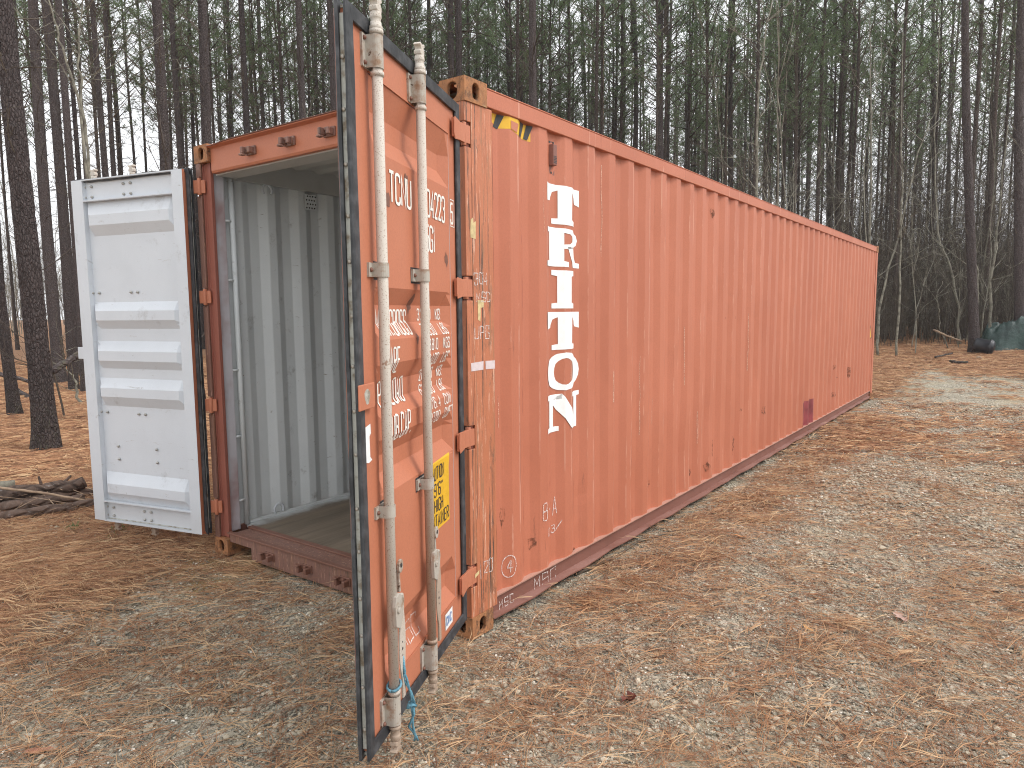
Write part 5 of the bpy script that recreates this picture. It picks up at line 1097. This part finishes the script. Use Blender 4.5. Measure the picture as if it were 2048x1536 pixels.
# ------------------------------------------------------------------ gravel and pine straw
pk = bpy.data.collections.new('gravel_patches')
def ico():
    bm = bmesh.new(); bmesh.ops.create_icosphere(bm, subdivisions=1, radius=.5); v = np.array([q.co[:] for q in bm.verts]); f = np.array([[w.index for w in q.verts] for q in bm.faces]); bm.free(); return v, f
iv, if_ = ico()
def gravel_patch(seed, cnt_, R_, smin, smax):
    r_ = np.random.default_rng(seed); V = []; Fc = []; T = []
    for k in range(cnt_):
        s_ = smin*(smax/smin)**(r_.random()**2.2); v = iv.copy()
        for _ in range(5):
            nn = r_.normal(0, 1, 3); nn /= np.linalg.norm(nn); dd = r_.uniform(.2, .4); kk = v@nn; v = v-np.outer(np.maximum(kk-dd, 0), nn)
        v = v*np.array([1, r_.uniform(.55, .95), r_.uniform(.35, .7)])*s_; a_ = r_.random()*6.28; ti = r_.normal(0, .25)
        c_, q_ = math.cos(a_), math.sin(a_); v = v@np.array([[1, 0, 0], [0, math.cos(ti), math.sin(ti)], [0, -math.sin(ti), math.cos(ti)]])@np.array([[c_, q_, 0], [-q_, c_, 0], [0, 0, 1]])
        p = r_.normal(0, R_*.5, 2); v = v+np.array([p[0], p[1], s_*.10]); V.append(v); Fc.append(if_+k*len(iv)); T += [min(1, max(0, r_.normal(.5, .23)+(.4 if r_.random() < .06 else 0)))]*len(iv)
    me = np_mesh('gravel_patch', np.concatenate(V), np.concatenate(Fc), [M['stone']], {'tint': T}); o = bpy.data.objects.new('gravel_patch', me); pk.objects.link(o)
for i in range(6): gravel_patch(i, 80, .16, .006, .022)
for i in range(3): gravel_patch(20+i, 30, .22, .012, .045)
for i in range(3): gravel_patch(30+i, 26, .5, .02, .06)
def ring_pts(n_, rmin, rmax, pw, half=.80):
    r_ = (rmin**pw+(rmax**pw-rmin**pw)*rng.random(n_))**(1/pw); a_ = YAW+rng.uniform(-half, half, n_); return CAM[0]+r_*np.sin(a_), CAM[1]+r_*np.cos(a_), r_
def outside(x, y, m=.0): return ~((x > -WD-m) & (x < m) & (y > -m) & (y < L+m))
x, y, r_ = ring_pts(15000, 2.0, 15, 1.15); cv = cover(x, y); dens = fbm(x*1.5, y*1.5, 90)
k = outside(x, y, .05) & (rng.random(len(x)) > cv*.92) & (rng.random(len(x)) < .35+.9*sstep(.35, .6, dens)); x, y, r_ = x[k], y[k], r_[k]; n_ = len(x)
u_ = rng.random(n_); idx_ = np.where(r_ < 6, np.where(u_ < .78, rng.integers(0, 6, n_), rng.integers(6, 9, n_)), np.where(u_ < .4, rng.integers(6, 9, n_), rng.integers(9, 12, n_)))
names = sorted([o.name for o in pk.objects])
scatter('gravel', np.stack([x, y, ground_z(x, y)], -1), np.stack([0*x, 0*x, rng.random(n_)*6.28], -1), .85+.4*rng.random(n_), idx_, pk, 'grey and beige crushed stone lying loose over the yard')
sk = bpy.data.collections.new('straw_clumps')
def straw_clump(seed, cnt_, spread, wid, par=.35, lift=.02):
    r_ = np.random.default_rng(seed); V = []; T = []; n3 = cnt_
    for k in range(n3):
        a_ = r_.normal(0, par); p = r_.normal(0, spread, 2); z0 = lift*r_.random()**1.5; tint = r_.beta(1.1, 1.3)
        for j in range(int(r_.integers(1, 4))):
            aa = a_+r_.normal(0, .07); ln = r_.uniform(.10, .19); cu = r_.normal(0, .25); dz = r_.normal(0, .05); P = []
            for t in (0, .5, 1): P.append((p[0]+ln*t*math.cos(aa+cu*t), p[1]+ln*t*math.sin(aa+cu*t), z0+dz*ln*t*(1 if dz > 0 else .2)+.006*math.sin(t*3.1)))
            nx_, ny_ = -math.sin(aa), math.cos(aa); w = wid*(.7+.6*r_.random())
            for i, q in enumerate(P): ww = w*(.5, .5, .12)[i]; V += [(q[0]+nx_*ww, q[1]+ny_*ww, q[2]), (q[0], q[1], q[2]+ww*1.1), (q[0]-nx_*ww, q[1]-ny_*ww, q[2])]; T += [tint]*3
    V = np.array(V); m = len(V)//9; b = np.arange(m)*9; f = np.concatenate([np.stack([b+o_+3*s_, b+o_+1+3*s_, b+o_+4+3*s_, b+o_+3+3*s_], -1) for s_ in (0, 1) for o_ in (0, 1)])
    me = np_mesh('straw_clump', V-np.array([.05, 0, 0]), f, [M['straw']], {'tint': T}); o = bpy.data.objects.new('straw_clump', me); sk.objects.link(o)
for i in range(7): straw_clump(500+i, 22, .085, .0018, .50, .028)
for i in range(4): straw_clump(520+i, 6, .06, .0016, .9, .012)
for i in range(4): straw_clump(540+i, 44, .20, .0050, .6, .03)
x, y, r_ = ring_pts(52000, 2.0, 30, 1.25); cv = cover(x, y); k = outside(x, y, .03) & (rng.random(len(x)) < np.clip((.03+.80*cv**1.2)*np.where((r_ > 8) & (x > 0) & (y < 17), .45, 1), 0, 1)); x, y, r_, cv = x[k], y[k], r_[k], cv[k]; n_ = len(x)
flow = 3.0*(fbm(x*.45, y*.45, 120)-.5)+.55+np.where(x > 0, .15, 0); rz = flow+rng.normal(0, .85, n_)+np.pi*(rng.random(n_) < .5)
u_ = rng.random(n_); idx_ = np.where(r_ > 9, rng.integers(11, 15, n_), np.where(cv < .3, rng.integers(7, 11, n_), rng.integers(0, 7, n_)))
scatter('pine_straw', np.stack([x, y, ground_z(x, y)+.004+.02*cv*rng.random(n_)], -1), np.stack([rng.normal(0, .05, n_), rng.normal(0, .05, n_), rz], -1), (.8+.5*rng.random(n_))*np.where(r_ > 9, 1.1, 1), idx_, sk, 'orange-brown fallen pine needles strewn over the ground')
x, y, r_ = ring_pts(7000, 2.0, 11, 1.3); k = outside(x, y, .05); x, y = x[k], y[k]; n_ = len(x)
scatter('loose_needles', np.stack([x, y, ground_z(x, y)+.012], -1), np.stack([rng.normal(0, .12, n_), rng.normal(0, .12, n_), rng.random(n_)*6.28], -1), .9+.5*rng.random(n_), rng.integers(7, 11, n_), sk, 'single pine needles scattered over the gravel')
# thin damp air between the trunks
hz = bpy.data.materials.new('damp_air'); hz.use_nodes = True; t_ = hz.node_tree; t_.nodes.remove(t_.nodes['Principled BSDF']); pv = t_.nodes.new('ShaderNodeVolumePrincipled')
pv.inputs['Color'].default_value = (.93, .95, .97, 1); pv.inputs['Density'].default_value = .0009; pv.inputs['Anisotropy'].default_value = .2; t_.links.new(pv.outputs[0], t_.nodes['Material Output'].inputs['Volume'])
MB().box(-230, 230, -230, 230, -3, 30).obj('haze', hz, kind='stuff')
# small green weeds
for (x, y, lab) in ((-3.35, -.35, 'small green weed tuft in straw below the white door'), (-3.9, -.38, 'low green weed beside the front log'), (-3.55, -.16, 'tiny green sprout close to the lower edge of the white door')):
    r_ = np.random.default_rng(int(abs(x*100))); V = []; T = []
    for k in range(26):
        a_ = r_.random()*6.28; el = r_.uniform(.2, 1.1); ln = r_.uniform(.03, .09); d = np.array([math.cos(a_)*math.cos(el), math.sin(a_)*math.cos(el), math.sin(el)]); s_ = np.array([-math.sin(a_), math.cos(a_), 0])*.006; p = np.append(r_.normal(0, .03, 2), 0)
        V += [p-s_*.4, p+d*ln*.5-s_, p+d*ln, p+d*ln*.5+s_]; T += [r_.random()]*4
    me = np_mesh('weed', np.array(V), np.arange(len(V)).reshape(-1, 4), [M['grass']], {'tint': T}); obj('weed', me, label=lab, cat='weed', loc=gp(x, y, .01))
